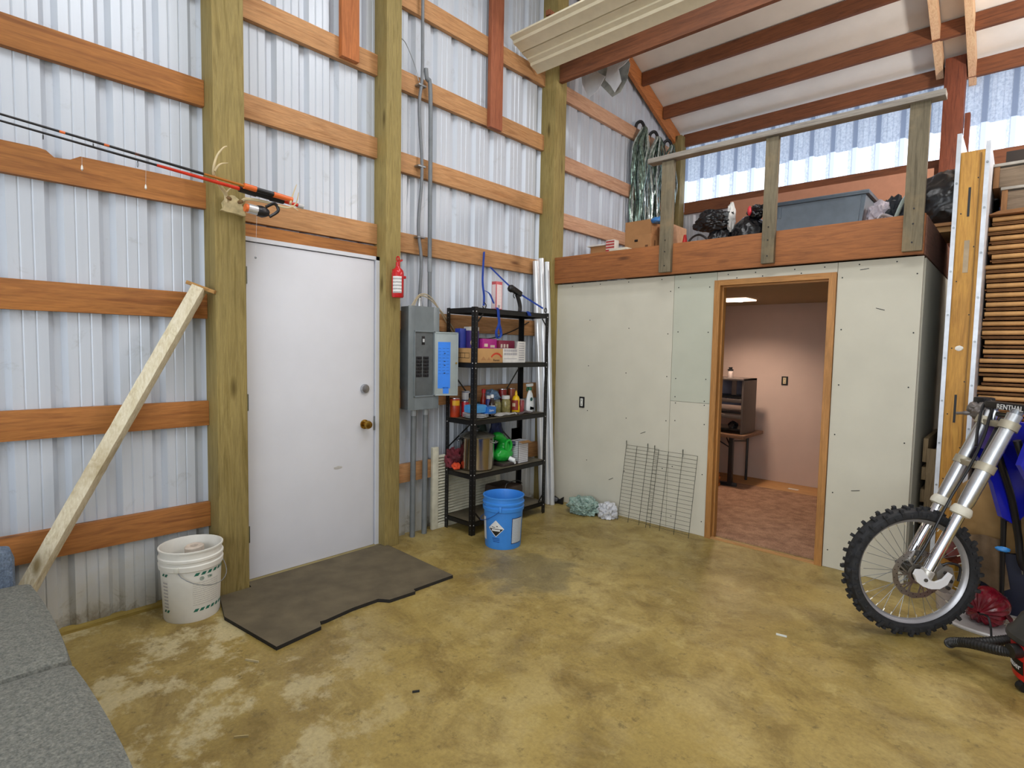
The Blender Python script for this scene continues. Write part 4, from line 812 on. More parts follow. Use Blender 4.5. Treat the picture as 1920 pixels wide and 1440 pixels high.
m = MB(); [flat_on(m, [(-.03+k*.004, -.004), (-.03+k*.004, 0), (.028, 0), (.028, -.004)], dA, .085-k*.012, 0, .002) for k in range(3)]; m.build('small_print', plain('#123c86', .5), t)
m = MB(); pts = []
for k in range(17): s_ = k/16; a = math.radians(A0-10-s_*165); rr = .158+.012*math.sin(PI*s_); pts.append((BX+math.cos(a)*rr, BY+math.sin(a)*rr, .29-.1*math.sin(PI*s_)**.8))
m.tube(pts, .0025, 6); m.build('wire_handle', plain('#1c4f9c', .5), t)
pv = math.radians(A0-8); B(-.009, -.004, -.02, .009, .006, .02, .002, mat=Matrix.Translation((BX+math.cos(pv)*.156, BY+math.sin(pv)*.156, .30)) @ Matrix.Rotation(pv+PI/2, 4, 'Z')).build('handle_lug', M_BLUE, t)

# floor bits by the drywall
t = thing('tape_measure', 'small black and yellow tool on the floor at the foot of the corner post', 'tool', (.22, 4.16, 0)); MB().blob((.21, 4.13, .03), (.05, .03, .035), .25, 2, 3, 3).build('body', M_BLACK, t); MB().blob((.2, 4.11, .062), (.022, .018, .012), .1, 2, 4, 2, False).build('yellow_cap', plain('#d8b41a', .4), t); MB().prism([(.25, .005), (.31, .005), (.315, .075), (.25, .03)], 'Y', 4.13, 4.145).build('blade', M_BLACK, t)
tag(MB().blob((.595, 4.07, .055), (.13, .1, .075), .4, 2.6, 21, 5).build('plastic_bag', plain('#8ea59b', .35, var=.25, scale=20)), 'crumpled grey-green plastic bag on the floor by the drywall', 'bag')
tag(MB().blob((.82, 4.10, .05), (.075, .07, .07), .45, 3, 27, 4).build('plastic_bag', plain('#c9cbd0', .4, var=.15, scale=20)), 'small white plastic bag tucked behind the wire rack corner', 'bag')
def rack(label, x0, x1, z1, y0, y1, nh, nv):
    m = MB(); P = lambda x, s: Vector((x+(.04 if False else 0), y0+(y1-y0)*s, z1*s+.005))
    for i in range(nh): s = .04+.96*i/(nh-1); m.cyl(P(x0, s), P(x1, s), .0014, 5)
    for i in range(nv):
        x = x0+(x1-x0)*i/(nv-1); top = P(x, 1); m.cyl(P(x, 0), top, .002, 5)
        if i % 2 == 0: m.tube(smoothpts([top, top+Vector((0, -.004, .03)), top+Vector((.008, -.012, .035)), top+Vector((.008, -.014, -.02))], 3), .002, 5)
    return tag(m.build('wire_rack', plain('#3c4036', .5, .3)), label, 'wire rack')
rack('wire grid panel leaning on the drywall, left of two', .93, 1.235, .635, 4.09, 4.2, 22, 4); rack('wire grid panel leaning on the drywall, right of two overlapping the other', 1.205, 1.575, .63, 4.075, 4.185, 20, 4)
def outlet(label, x, y, z, w_, h_, ins):
    t = thing('wall_outlet', label, 'outlet', (x, y, z)); B(x-w_/2, y, z-h_/2, x+w_/2, y+.006, z+h_/2).build('box', M_INK, t); m = MB().box(x-w_*.25, y-.004, z-h_*.36, x+w_*.25, y, z+h_*.36, .002); m.build('socket', ins, t)
    m = MB(); [m.box(x-.004, y-.005, z+s*.018-.004, x+.004, y-.0035, z+s*.018+.004) for s in (-1, 1)]; m.build('slots', plain('#6a6a66', .5), t)
outlet('black-framed power outlet on the front of the drywall room', .44, 4.213, .97, .055, .10, plain('#dcdcd4', .4)); outlet('cream power outlet on the wall seen through the doorway', 1.475, 6.612, 1.15, .065, .095, plain('#cdbd98', .4))

# ------------------------------------------------------------------ inside the room
M_HUT = plain('#5f5550', .5, var=.05); HX0, HX1, HY0, HY1 = .42, 1.265, 5.97, 6.36; HZ0, HZ1 = .585, 1.175
t = thing('desk_hutch', 'grey open-front shelf hutch standing on the folding table', 'hutch', (.85, 6.15, HZ0)); m = MB()
m.box(HX1-.02, HY0, HZ0, HX1, HY1, HZ1, .003); m.box(HX0, HY0, HZ0, HX0+.02, HY1, HZ1, .003); m.box(HX0, HY0-.01, HZ1-.02, HX1, HY1, HZ1, .003); m.build('case', M_HUT, t)
for z, dd in ((.62, .3), (.80, .12), (.97, .12)): MB().box(HX0+.02, HY0+.02, z, HX1-.02, HY1-.05, z+.018).build('shelf', M_BLACK, t); 
for z in (.78, .95): MB().box(HX0+.02, HY0, z-.03, HX1-.02, HY0+.012, z+.01, .002).build('lip', M_HUT, t)
for x in (.95, 1.12): MB().box(x, HY0+.05, 1.0, x+.05, HY0+.06, 1.155).build('divider', plain('#7a6860', .5), t)
MB().box(HX0+.02, HY1-.012, .86, HX1-.02, HY1-.004, 1.155).build('back_panel', plain('#9c96a8', .6), t)
t = thing('folding_table', 'brown-topped folding table with black legs inside the room', 'table', (.8, 6.15, 0)); B(.25, 5.9, .548, 1.31, 6.5, .583, .006).build('tabletop', plain('#7c5c44', .5), t)
MB().bar((1.15, 6.0, .02), (1.15, 6.0, .55), .045, .045, bev=.004).build('leg', M_BLACK, t); MB().bar((1.05, 5.99, .027), (1.22, 6.01, .027), .03, .05, bev=.004).build('foot', M_BLACK, t)
MB().cyl((1.17, 6.42, .015), (1.17, 6.42, .55), .013, 10).build('leg', M_BLACK, t); MB().cyl((.35, 6.42, .015), (.35, 6.42, .55), .013, 10).build('leg', M_BLACK, t); MB().bar((.35, 6.0, .02), (.35, 6.0, .55), .045, .045).build('leg', M_BLACK, t)
m = MB(); m.cyl((1.14, 6.02, .42), (1.0, 6.2, .54), .007, 8); m.cyl((1.16, 6.4, .46), (1.16, 6.05, .5), .007, 8); m.cyl((1.14, 6.02, .42), (.9, 6.02, .54), .007, 8); m.build('braces', M_BLACK, t)
t = thing('water_bottle', 'clear water bottle with black cap on top of the hutch', 'bottle', (1.03, 6.25, HZ1)); MB().lathe([(0, 0), (.026, 0), (.028, .005), (.028, .07), (.022, .08), (0, .08)], (1.03, 6.2, HZ1), 18).build('body', plain('#c0b2ac', .15), t); MB().lathe([(.031, .078), (.031, .09), (.018, .095), (.02, .115), (0, .115)], (1.03, 6.2, HZ1), 16).build('cap', M_BLACK, t)
tag(MB().blob((1.14, 6.05, .665), (.045, .04, .045), .3, 2, 5, 3).build('round_object', M_BLACK), 'small dark round object on the lowest hutch shelf', 'object')
for k in range(4):
    tag(B(.5+.015*k, 5.55+.02*(k % 2), .016+k*.034, 1.075-.01*(k % 2), 5.93, .048+k*.034, .002).build('plywood_board', wood('#c4722c', '#9c5218', 'X', knots=False)), ['bottom', 'second', 'third', 'top'][k]+' orange plywood board of the stack just inside the doorway', 'board')
tag(B(1.64, 6.33, .0125, 1.74, 6.38, .016).build('paper_scrap', plain('#d8cfc8', .8)), 'small white paper scrap on the bare plywood strip', 'paper')
t = thing('ceiling_lamp', 'bare square ceiling fixture glowing inside the small room', 'lamp', (1.2, 5.82, 1.97)); B(1.05, 5.68, 1.985, 1.35, 5.98, 1.999).build('pan', emit('#ffd9bc', 2.2), t)
MB().blob((1.22, 5.86, 1.985), (.05, .05, .012), 0, 1, 1, 3, False).build('bulb', emit('#ffe0c8', 14), t)
pl = bpy.data.lights.new('room_bulb', 'SPOT'); pl.spot_size = 2.5; pl.spot_blend = .8; pl.energy = 62; pl.color = (1, .77, .60); pl.shadow_soft_size = .08; po = bpy.data.objects.new('room_bulb', pl); col.objects.link(po); po.location = (1.2, 5.82, 1.95)
# ================================================================== OVERHEAD SIDING AND INSULATION SCRAPS
def channel(label, y, z, x0, x1, mat):
    """folded vinyl siding profile lying along x"""
    pts = [(y-.10, z+.05), (y-.06, z+.035), (y-.055, z+.012), (y, z), (y+.045, z-.02), (y+.05, z+.0), (y+.003, z+.02), (y-.05, z+.032), (y-.055, z+.052), (y-.098, z+.066)]
    return tag(MB().prism(pts, 'X', x0, x1).build('siding_strip', mat), label, 'siding')
M_VIN = plain('#d9cfb4', .45, var=.04)
channel('cream vinyl siding strip overhead before the truss chord, nearest the loft', 3.93, 3.95, .03, 3.2, M_VIN)
channel('cream vinyl siding strip overhead, middle one of the three', 3.82, 4.02, .02, 3.2, M_VIN)
channel('cream vinyl siding strip overhead, farthest from the loft', 3.70, 4.05, .03, 3.2, M_VIN)
tag(B(.42, 3.6, 4.13, .46, 4.2, 4.17).build('strip_support', M_PURLIN), 'short dark wood cleat carrying the cream siding strips', 'board')
def scrap(name, label, pts, y0, mat, seed):
    n = len(pts); m = MB(); cx = sum(p[0] for p in pts)/n; cz = sum(p[1] for p in pts)/n
    def W(x, z): return Vector((x, y0+.05*noise.noise(Vector((x*7, z*7, seed))), z-.075))
    rows = []
    for s in range(1, 4): rows.append([m.bm.verts.new(W(cx+(p[0]-cx)*s/3, cz+(p[1]-cz)*s/3)) for p in pts])
    c0 = m.bm.verts.new(W(cx, cz)); fs = [m.bm.faces.new((c0, rows[0][k], rows[0][(k+1) % n])) for k in range(n)]
    for a, b in zip(rows, rows[1:]): fs += [m.bm.faces.new((a[k], b[k], b[(k+1) % n], a[(k+1) % n])) for k in range(n)]
    bmesh.ops.recalc_face_normals(m.bm, faces=fs); bmesh.ops.solidify(m.bm, geom=fs, thickness=.004); return tag(m.build(name, mat), label, 'insulation')
M_INSW = plain('#dfe3ea', .5, var=.05); M_FOIL = plain('#b4b8b2', .35, .25, var=.3, scale=12, bmp=.6)
scrap('insulation_scrap', 'torn white insulation facing hanging left, under the roof corner', [(.05, 4.28), (.2, 4.3), (.28, 4.16), (.36, 4.10), (.27, 4.0), (.17, 3.96), (.13, 4.04), (.08, 4.12)], 4.58, M_INSW, 1)
scrap('insulation_scrap', 'silvery foil insulation flap between two torn white pieces', [(.1, 4.35), (.5, 4.35), (.57, 4.18), (.55, 4.03), (.47, 3.96), (.38, 3.94), (.3, 4.03), (.22, 4.12)], 4.66, M_FOIL, 2)
scrap('insulation_scrap', 'torn white insulation facing hanging right, beside the sloping rafter', [(.36, 4.4), (.75, 4.4), (.7, 4.24), (.58, 4.14), (.53, 4.10), (.54, 4.0), (.46, 3.93), (.43, 3.99), (.38, 4.05), (.39, 4.15)], 4.56, M_INSW, 3)

# hanging plastic strips on the left wall of the loft
M_STR = plain('#7d9488', .12, .55, var=.5, scale=30); M_STR2 = plain('#c3cfca', .1, .4, var=.4, scale=30)
for bi, (y0, y1, zt, zb, lb, n) in enumerate(((5.66, 5.95, 4.02, 2.62, 'left bundle, the longest', 24), (6.0, 6.25, 4.0, 2.62, 'middle bundle', 20), (6.38, 6.58, 4.0, 2.9, 'right bundle nearest the corner post', 12))):
    t = thing('plastic_strip_bundle', 'shiny grey-green plastic strips hung over the top loft girt, '+lb, 'strips', (.08, (y0+y1)/2, zb)); yc = (y0+y1)/2
    for mi_, part in ((0, 'strips'), (1, 'bright_strips')):
        m = MB()
        for k in range(n if mi_ == 0 else n//2):
            yb = random.uniform(y0, y1); ph = random.uniform(0, 6); xb = random.uniform(.02, .13); zz = zb+random.uniform(-.05, .35)
            pts = [(.05+xb*.4, yc+(yb-yc)*.12, zt-.02), (.06+xb*.5, yc+(yb-yc)*.35, zt+.02-.08)]
            for j in range(9):
                s = (j+1)/9; pts.append((xb+.02*math.sin(ph+s*7), yb+.03*math.sin(ph*2+s*8), zt-.1+(zz-zt+.1)*s))
            m.tube(smoothpts(pts, 3), .011, 6, flat=(1, .35))
        m.build(part, M_STR if mi_ == 0 else M_STR2, t)
    MB().tube(smoothpts([(-.02, yc-.02, zt-.05), (.0, yc-.02, zt+.03), (.05, yc, zt+.04), (.09, yc+.02, zt-.06)]), .018, 8).build('tie', M_BLACK, t)

# ================================================================== LOFT CONTENTS
LZ = 2.3; M_BAG = plain('#17181c', .25, var=.3, scale=9, bmp=.9)
t = thing('moving_box', 'tall brown cardboard box with raised flap at the left of the loft', 'box', (.64, 4.95, LZ))
B(.50, 4.78, LZ, .775, 5.12, LZ+.25, .002).build('body', M_CARD2, t); m = MB(); m.box(.50, 4.78, LZ+.25, .775, 4.784, LZ+.385); m.build('flap', M_CARD2, t); MB().box(.772, 4.79, LZ+.25, .776, 5.1, LZ+.38).build('flap', M_CARD2, t)
MB().tube([(.61, 4.779, LZ+.2), (.64, 4.779, LZ+.2)], .011, 12).build('hand_hole', M_INK, t)
m = MB(); m.box(.8, 0, 0, .8, 0, 0) if False else None
for a in ((.57, .13), (.57, .08)): m.box(a[0], 4.7785, LZ+a[1], .66, 4.7795, LZ+a[1]+.002)
m.box(.72, 4.7785, LZ+.04, .75, 4.7795, LZ+.15); m.box(.7765, 4.85, LZ+.05, .777, 4.87, LZ+.2); m.build('printing', plain('#6c4a2c', .8), t)
tag(B(.8, 4.9, LZ, .93, 5.2, LZ+.34, .002).build('moving_box', plain('#c49a78', .8)), 'pale cardboard box behind the first railing upright', 'box')
tag(MB().blob((.82, 4.83, LZ+.37), (.06, .06, .03), .3, 3, 5, 3).build('plastic_bag', plain('#3d7fc4', .3)), 'small blue plastic bag on top of the pale box', 'bag')
t = thing('small_box', 'small brown box with white lid at the far left of the loft', 'box', (.26, 4.7, LZ)); B(.17, 4.68, LZ, .37, 4.85, LZ+.17, .002).build('body', M_CARD2, t); B(.15, 4.65, LZ+.17, .36, 4.87, LZ+.185, .002).build('lid', plain('#d8d6d2', .5), t)
t = thing('product_box', 'small white and red printed box between brown boxes in the loft', 'box', (.41, 4.68, LZ)); B(.375, 4.64, LZ, .47, 4.72, LZ+.21, .002).build('body', plain('#d6d2cc', .5), t); B(.376, 4.638, LZ+.09, .469, 4.64, LZ+.2).build('red_panel', lines_mat('red_print', '#a32a2a', '#d8c8c0', 4, cut=.45), t); B(.39, 4.638, LZ+.02, .455, 4.64, LZ+.08).build('text_panel', lines_mat('blk_print', '#d6d2cc', '#55505a', 4, cut=.45), t)
tag(B(.47, 4.55, LZ+.05, .66, 4.74, LZ+.105, .003).build('paper_stack', lines_mat('papers', '#dcd8c8', '#b8b4a4', 5, cut=.3)), 'cream paper stack lying before the tall brown box', 'papers')
tag(B(.48, 4.56, LZ, .65, 4.73, LZ+.05, .003).build('small_box', M_CARD2), 'flat brown carton under the cream paper stack', 'box')
tag(MB().lathe([(0, 0), (.04, 0), (.04, .05), (.012, .22), (0, .22)], (1.06, 4.9, LZ), 12).build('red_cone', plain('#c8201c', .4)), 'small bright red cone-shaped object behind the first railing upright', 'cone')
tag(MB().tube(smoothpts([(1.26, 4.5, LZ+.01), (1.30, 4.5, LZ+.09), (1.37, 4.5, LZ+.12), (1.44, 4.5, LZ+.08), (1.49, 4.5, LZ+.01)]), .009, 8).build('cable', M_BLACK), 'black cable arching over the loft edge beside the dark bags', 'cable')
t = thing('garment_bag', 'black bag slumped open showing white lining, leftmost in the loft', 'bag', (1.38, 4.95, LZ))
MB().blob((1.36, 5.0, LZ+.12), (.12, .13, .17), .14, 1.8, 31, 5).build('body', M_BAG, t)
MB().blob((1.31, 4.92, LZ+.31), (.15, .07, .09), .3, 1.7, 33, 5, False).build('folded_top', M_BAG, t)
MB().blob((1.46, 4.95, LZ+.33), (.03, .05, .12), .25, 3, 35, 4, False).build('white_lining', plain('#d8dad8', .4), t)
t = thing('trash_bag', 'round black plastic bag tied with a red strip, left of the grey tote', 'bag', (1.62, 5.0, LZ)); MB().blob((1.605, 5.0, LZ+.13), (.15, .15, .19), .1, 1.7, 41, 5).build('body', M_BAG, t); MB().blob((1.68, 4.95, LZ+.35), (.07, .05, .05), .35, 3, 42, 4, False).build('tied_neck', M_BAG, t); MB().blob((1.635, 4.89, LZ+.35), (.016, .02, .04), .1, 2, 2, 3, False).build('red_tie', plain('#d0303c', .4), t)
t = thing('storage_tote', 'large dark grey plastic storage tote in the middle of the loft', 'tote', (2.17, 5.1, LZ)); M_TOTE = plain('#66737f', .3, var=.08); zt = LZ+.045
MB().prism([(1.81, zt), (2.46, zt), (2.49, zt+.30), (1.78, zt+.30)], 'Y', 4.86, 5.3).build('body', M_TOTE, t); B(1.76, 4.84, zt+.295, 2.51, 5.32, zt+.325, .006).build('rim', plain('#46525e', .3), t)
m = MB()
for x in (1.84, 1.865, 1.89, 2.40): MB().prism([(x, zt+.2), (x+.01, zt+.2), (x+.01, zt+.28), (x, zt+.28)], 'Y', 4.852, 4.86).build('rib', M_TOTE, t)
MB().prism([(2.36, zt+.01), (2.44, zt+.01), (2.46, zt+.285), (2.36, zt+.285)], 'Y', 4.848, 4.86).build('corner_panel', M_TOTE, t)
tag(B(1.8, 4.86, LZ, 2.5, 5.3, LZ+.045, .004).build('tray', M_BLACK), 'flat black tray under the large grey tote', 'tray')
tag(B(1.30, 4.82, LZ, 1.75, 4.86, LZ+.02, .003).build('tray', plain('#2c3440', .4)), 'thin dark strip lying in front of the black bags', 'tray')
tag(MB().blob((2.57, 4.93, LZ+.17), (.075, .07, .1), .35, 3, 51, 4).build('clothing', plain('#b9b2bc', .7, var=.2)), 'rumpled pale lilac clothing right of the grey tote', 'clothing')
tag(MB().blob((2.655, 4.98, LZ+.13), (.095, .09, .15), .45, 3, 53, 4).build('clothing', plain('#1c232c', .6, var=.4)), 'dark rumpled clothing between tote and last upright', 'clothing')
tag(MB().tube(smoothpts([(2.51, 4.78, LZ+.01), (2.56, 4.79, LZ+.09), (2.60, 4.82, LZ+.16), (2.66, 4.85, LZ+.14)]), .018, 8, flat=(1, .4)).build('clothing', plain('#d2cdd4', .7)), 'white strap-like cloth draped over dark clothes near the tote', 'clothing')
tag(MB().tube(smoothpts([(2.64, 4.82, LZ+.03), (2.68, 4.83, LZ+.12), (2.72, 4.84, LZ+.24), (2.76, 4.85, LZ+.30)]), .03, 8, flat=(1, .4)).build('plastic_bag', plain('#b8ccc6', .2)), 'shiny clear plastic bag edge against the last upright', 'bag')
t = thing('trash_bag', 'very large black ribbed plastic bag at the right end of the loft', 'bag', (2.98, 5.05, LZ+.08)); MB().blob((2.97, 5.1, LZ+.22), (.25, .22, .25), .13, 1.5, 61, 5).build('body', M_BAG, t)
tag(B(2.72, 4.85, LZ+.0, 3.04, 5.35, LZ+.035, .002).build('cardboard_sheet', M_CARD), 'lower cardboard sheet bridging the gap under the very large black bag', 'cardboard'); tag(B(2.74, 4.83, LZ+.038, 3.03, 5.3, LZ+.06, .002).build('cardboard_sheet', M_CARD2), 'upper cardboard sheet right under the very large black bag', 'cardboard')
tag(MB().box(.87, 6.4, LZ, 2.72, 6.412, LZ+.86, .002).build('cardboard_sheet', plain('#b78368', .8, var=.05)), 'long brown cardboard sheet standing at the back of the loft', 'cardboard')

# ================================================================== DARK GAP AND STORAGE ON THE RIGHT
t = thing('jamb_panel', 'tall narrow panel with pine edge and white metal skins standing on end', 'panel', (3.12, 4.6, 0))
B(3.072, 4.30, .0, 3.185, 5.2, 2.66, .002).build('pine_core', M_PINE, t); m = MB(); m.box(3.05, 4.285, 0, 3.072, 5.2, 2.77); m.build('metal_skin', plain('#d5dae2', .35, .2), t)
m = MB(); m.box(3.185, 4.285, 0, 3.207, 5.2, 2.70); m.build('metal_skin', plain('#d5dae2', .35, .2), t)
B(3.163, 4.285, .0, 3.168, 4.30, 2.64).build('groove_strip', plain('#8a6428', .6), t)
m = MB()
for z in (2.28, 1.05): m.box(3.118, 4.2985, z, 3.13, 4.3005, z+.17)
m.build('lock_slots', M_INK, t); m = MB()
for i in range(12): z = .3+i*.2; m.tube([(3.09+.07*(i % 2), 4.3005, z), (3.09+.07*(i % 2), 4.2985, z)], .004, 8)
m.build('nail_holes', M_INK, t); m = MB()
for i in range(9): z = .4+i*.26; m.tube([(3.061, 4.286, z), (3.061, 4.28, z)], .006, 8)
for i in range(9): z = .5+i*.26; m.tube([(3.196, 4.286, z), (3.196, 4.28, z)], .006, 8)
m.build('screws', M_GALV, t); MB().blob((3.125, 4.299, 1.50), (.017, .002, .014), .3, 2, 1, 3, False).build('white_filler', plain('#e8e4da', .7), t); B(3.115, 4.298, 1.95, 3.14, 4.3, 2.14).build('worn_sticker', plain('#b5a184', .7), t)
t = thing('wooden_pallet', 'weathered wooden pallet standing on edge between drywall room and pine-edged panel', 'pallet', (3.0, 4.8, 0)); MP = wood('#97805e', '#5e4c34', 'Z', knots=False)
MB().box(2.978, 4.56, 0, 3.046, 4.585, .84, .002).build('end_board', MP, t); MB().box(2.99, 4.585, 0, 3.03, 5.3, .8).build('core_board', MP, t)
for z in (.02, .17, .32, .47, .62, .74): MB().box(2.95, 4.57+.02*((z*100) % 3), z, 2.977, 5.3, z+.085 if z < .7 else .90, .002).build('slat', MP, t)
tag(MB().grid(lambda a, b: Vector((2.945+1.6*a, 5.95+.03*math.sin(a*30)+.02*noise.noise(Vector((a*5, b*5, 0))), .01+2.75*b)), 60, 20, .003).build('shade_sheet', plain('#0d0d10', .8, var=.4)), 'added black sheet standing in for deep shade behind the storage at right', 'tarp')  # black sheet added where there is only deep shade
tag(B(3.215, 5.62, 0.0, 3.23, 5.9, 2.6).build('navy_sheet', plain('#141c46', .6)), 'narrow navy sheet edge behind the cardboard stack', 'sheet')
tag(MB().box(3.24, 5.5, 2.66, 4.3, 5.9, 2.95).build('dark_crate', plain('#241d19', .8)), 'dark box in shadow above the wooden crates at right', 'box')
# cardboard flats
NTH = 'first second third fourth fifth sixth seventh eighth ninth tenth eleventh twelfth thirteenth fourteenth fifteenth sixteenth seventeenth eighteenth nineteenth twentieth'.split()
def flat_box(z, seed, x0, y0, h, lb, gp):
    rnd = random.Random(seed); dx = rnd.uniform(-.012, .02); dy = rnd.uniform(-.02, .02); m = MB(); th = h*.30; L_ = .78; w_ = .42
    nose = [(y0+dy+.016-.016*math.cos(a)*1, z+h*.60+h*.26*math.sin(a)) for a in [-PI/2+PI*k/8 for k in range(9)]]
    nose = [(y0+dy-.016*math.cos(a)+.016, z+h*.66+h*.24*math.sin(a)) for a in [-PI/2+PI*k/8 for k in range(9)]]
    m.prism(nose+[(y0+L_, z+h*.90), (y0+L_, z+h*.34)], 'X', x0+dx, x0+w_, mi=0)
    m.prism([(y0+dy+.012, z+.002), (y0+dy+.012, z+h*.14), (y0+L_, z+h*.14), (y0+L_, z+.002)], 'X', x0+dx+rnd.uniform(-.008, .008), x0+w_, mi=1)
    m.prism([(y0+dy+.005, z+h*.18), (y0+dy+.005, z+h*.26), (y0+L_, z+h*.28), (y0+L_, z+h*.18)], 'X', x0+dx+rnd.uniform(-.01, .006), x0+w_, mi=1)
    return tag(m.build('flattened_box', [plain('#d8a468', .75, var=.1), plain('#9a6c42', .85, var=.2)]), lb, 'cardboard', gp)
for i in range(20): flat_box(1.155+i*.0585, i, 3.215 if i > 1 else 3.20, 4.6, .0575, '%s flattened cardboard box from the top of the tall stack at right' % NTH[19-i], 'flattened boxes in the tall stack')
for i in range(9): flat_box(.60+i*.058, 50+i, 3.235, 4.62, .057, '%s flattened cardboard box from the top of the lower stack behind the handlebar' % NTH[8-i], 'flattened boxes in the lower stack')
m = MB(); m.prism([(3.19, 1.12), (3.63, 1.12), (3.63, 1.152), (3.25, 1.152), (3.19, 1.146)], 'Y', 4.58, 5.38); tag(m.build('flattened_box', plain('#a87346', .8)), 'larger cardboard sheet dividing the tall stack from the lower stack', 'cardboard')
m = MB(); m.prism([(3.20, 2.326), (3.64, 2.326), (3.64, 2.36), (3.25, 2.345)], 'Y', 4.57, 5.38); tag(m.build('flattened_box', plain('#9a6a40', .8)), 'warped cardboard sheet topmost on the tall stack', 'cardboard')
t = thing('stack_table', 'wooden crate base carrying the cardboard stacks', 'crate', (3.45, 5.0, 0)); B(3.24, 4.62, 0, 3.66, 5.4, .6, .004).build('body', plain('#7d5a38', .8), t)
def crate(z, x0, lb):
    t = thing('wooden_crate', lb, 'crate', (x0+.25, 5.0, z)); mw = wood('#8f7b64', '#6a5642', 'X', knots=False)
    B(x0+.03, 4.70, z, x0+.6, 4.72, z+.12, .002).build('front_board', mw, t); B(x0, 4.70, z-.0, x0+.03, 5.3, z+.13, .002).build('corner_post', wood('#a8774a', '#7c5230', 'Z', knots=False), t); B(x0-.005, 4.69, z+.131, x0+.6, 5.3, z+.148, .002).build('top_board', plain('#b9b2a6', .7), t)
crate(2.365, 3.255, 'lower weathered crate on top of the tall cardboard stack'); crate(2.515, 3.21, 'upper weathered crate with pale top, highest in the right storage')
# right floor items
t = thing('cardboard_carton', 'plain brown carton behind the motorcycle, partly covered by tan canvas', 'box', (3.5, 4.5, 0)); B(3.26, 4.36, .0, 3.8, 4.59, .80, .004).build('body', plain('#b08a54', .8), t); B(3.262, 4.357, .70, 3.8, 4.36, .703).build('seam', M_INK, t)
tag(MB().blob((3.40, 4.225, .565), (.24, .12, .235), .07, 1.6, 71, 5, False).build('canvas_sack', plain('#9a7a4c', .9, var=.15, scale=6)), 'large tan canvas sack bulging behind the motorcycle front wheel', 'sack')
m = MB(); m.grid(lambda a, b: Vector((3.22+.16*a+.05*(1-b)*a, 4.10-.02*math.sin(a*9)+.01*math.sin(b*7), .14+.3*b+.12*abs(a-.72)*(1-b))), 14, 8, .004); tag(m.build('canvas_cloth', plain('#a08668', .9, var=.2)), 'tan cloth corner hanging below the large tan sack', 'cloth')
tag(MB().box(3.30, 4.14, .0, 3.56, 4.34, .36, .02).build('navy_bin', plain('#141a34', .6, var=.2)), 'dark navy fabric bin under the tan canvas sack', 'bin')
tag(MB().blob((3.19, 4.27, .12), (.035, .05, .12), .3, 2, 81, 3).build('yellow_bag', plain('#b58a2c', .6, var=.3)), 'mustard-yellow bag glimpsed through the front wheel', 'bag')
tag(MB().lathe([(0, 0), (.045, 0), (.055, .11), (.051, .11), (.043, .006), (0, .006)], (3.165, 4.0, 0), 20).build('plastic_cup', plain('#b9aea6', .2)), 'clear plastic tub standing behind the lower wheel rim', 'tub')
t = thing('cloth_bundle', 'small dark red and brown bundle seen through the wheel spokes', 'bundle', (3.2, 4.18, .26)); MB().blob((3.19, 4.16, .30), (.07, .05, .055), .3, 2, 85, 3, False).build('body', plain('#6c2a22', .6, var=.4), t)
# white ribbed lid and red sack
t = thing('oval_lid', 'white ribbed oval plastic lid lying flat behind the shop vacuum', 'lid', (3.45, 3.98, 0)); lm = Matrix.Translation((3.46, 3.99, 0)) @ Matrix.Rotation(math.radians(25), 4, 'Z')
MB().lathe([(0, .001), (.98, .001), (1, .012), (.97, .02), (.9, .012), (0, .012)], (0, 0, 0), 48, sx=.34, sy=.22).build('lid_plate', plain('#d3d0cf', .4), t)
lo = bpy.data.objects['lid_plate']
for v in lo.data.vertices: v.co = (lm @ (v.co+Vector((3.45, 3.98, 0))))-Vector((3.45, 3.98, 0)); v.co.z *= 1
for k in range(8): MB().bar(lm @ Vector((-.05, -.1+k*.028, .014)), lm @ Vector((.22, -.1+k*.028, .014)), .006, .004).build('rib', plain('#b9ac90', .5), t)
t = thing('drawstring_sack', 'shiny dark red drawstring sack lying on the white lid', 'sack', (3.32, 3.92, .015)); M_RS = plain('#7e0f24', .22, var=.35, scale=20, bmp=.8)
m = MB(); n0 = 72; ctr = Vector((3.315, 3.83, .095)); ax = Vector((.25, 1, .12)).normalized(); sx_ = ax.cross(Vector((0, 0, 1))).normalized(); sy_ = sx_.cross(ax)
def sk(a, b):
    ang = 2*PI*a; rr = [.006, .05, .085, .10, .1, .085, .02][min(6, int(b*6))]; fold = 1+.16*math.cos(ang*18)*max(0, 1-b*1.6)+.05*math.sin(ang*5)
    p = ctr+ax*(.21*b**1.3-.01)+(sx_*math.cos(ang)+sy_*math.sin(ang))*rr*fold; p.z = max(p.z, .016); return p
m.grid(sk, n0, 6); bmesh.ops.remove_doubles(m.bm, verts=m.bm.verts[:], dist=.0005); m.build('body', M_RS, t)
m = MB(); m.grid(lambda a, b: Vector((3.36+.09*a, 3.9+.06*b-.05*a, .16-.1*a+.015*math.sin(b*9))), 6, 8, .002); m.build('flap', M_RS, t)
m = MB(); m.tube(smoothpts([(3.315, 3.80, .095), (3.35, 3.78, .10), (3.365, 3.76, .06), (3.372, 3.70, .02)]), .005, 6); m.build('cord', M_BLACK, t)
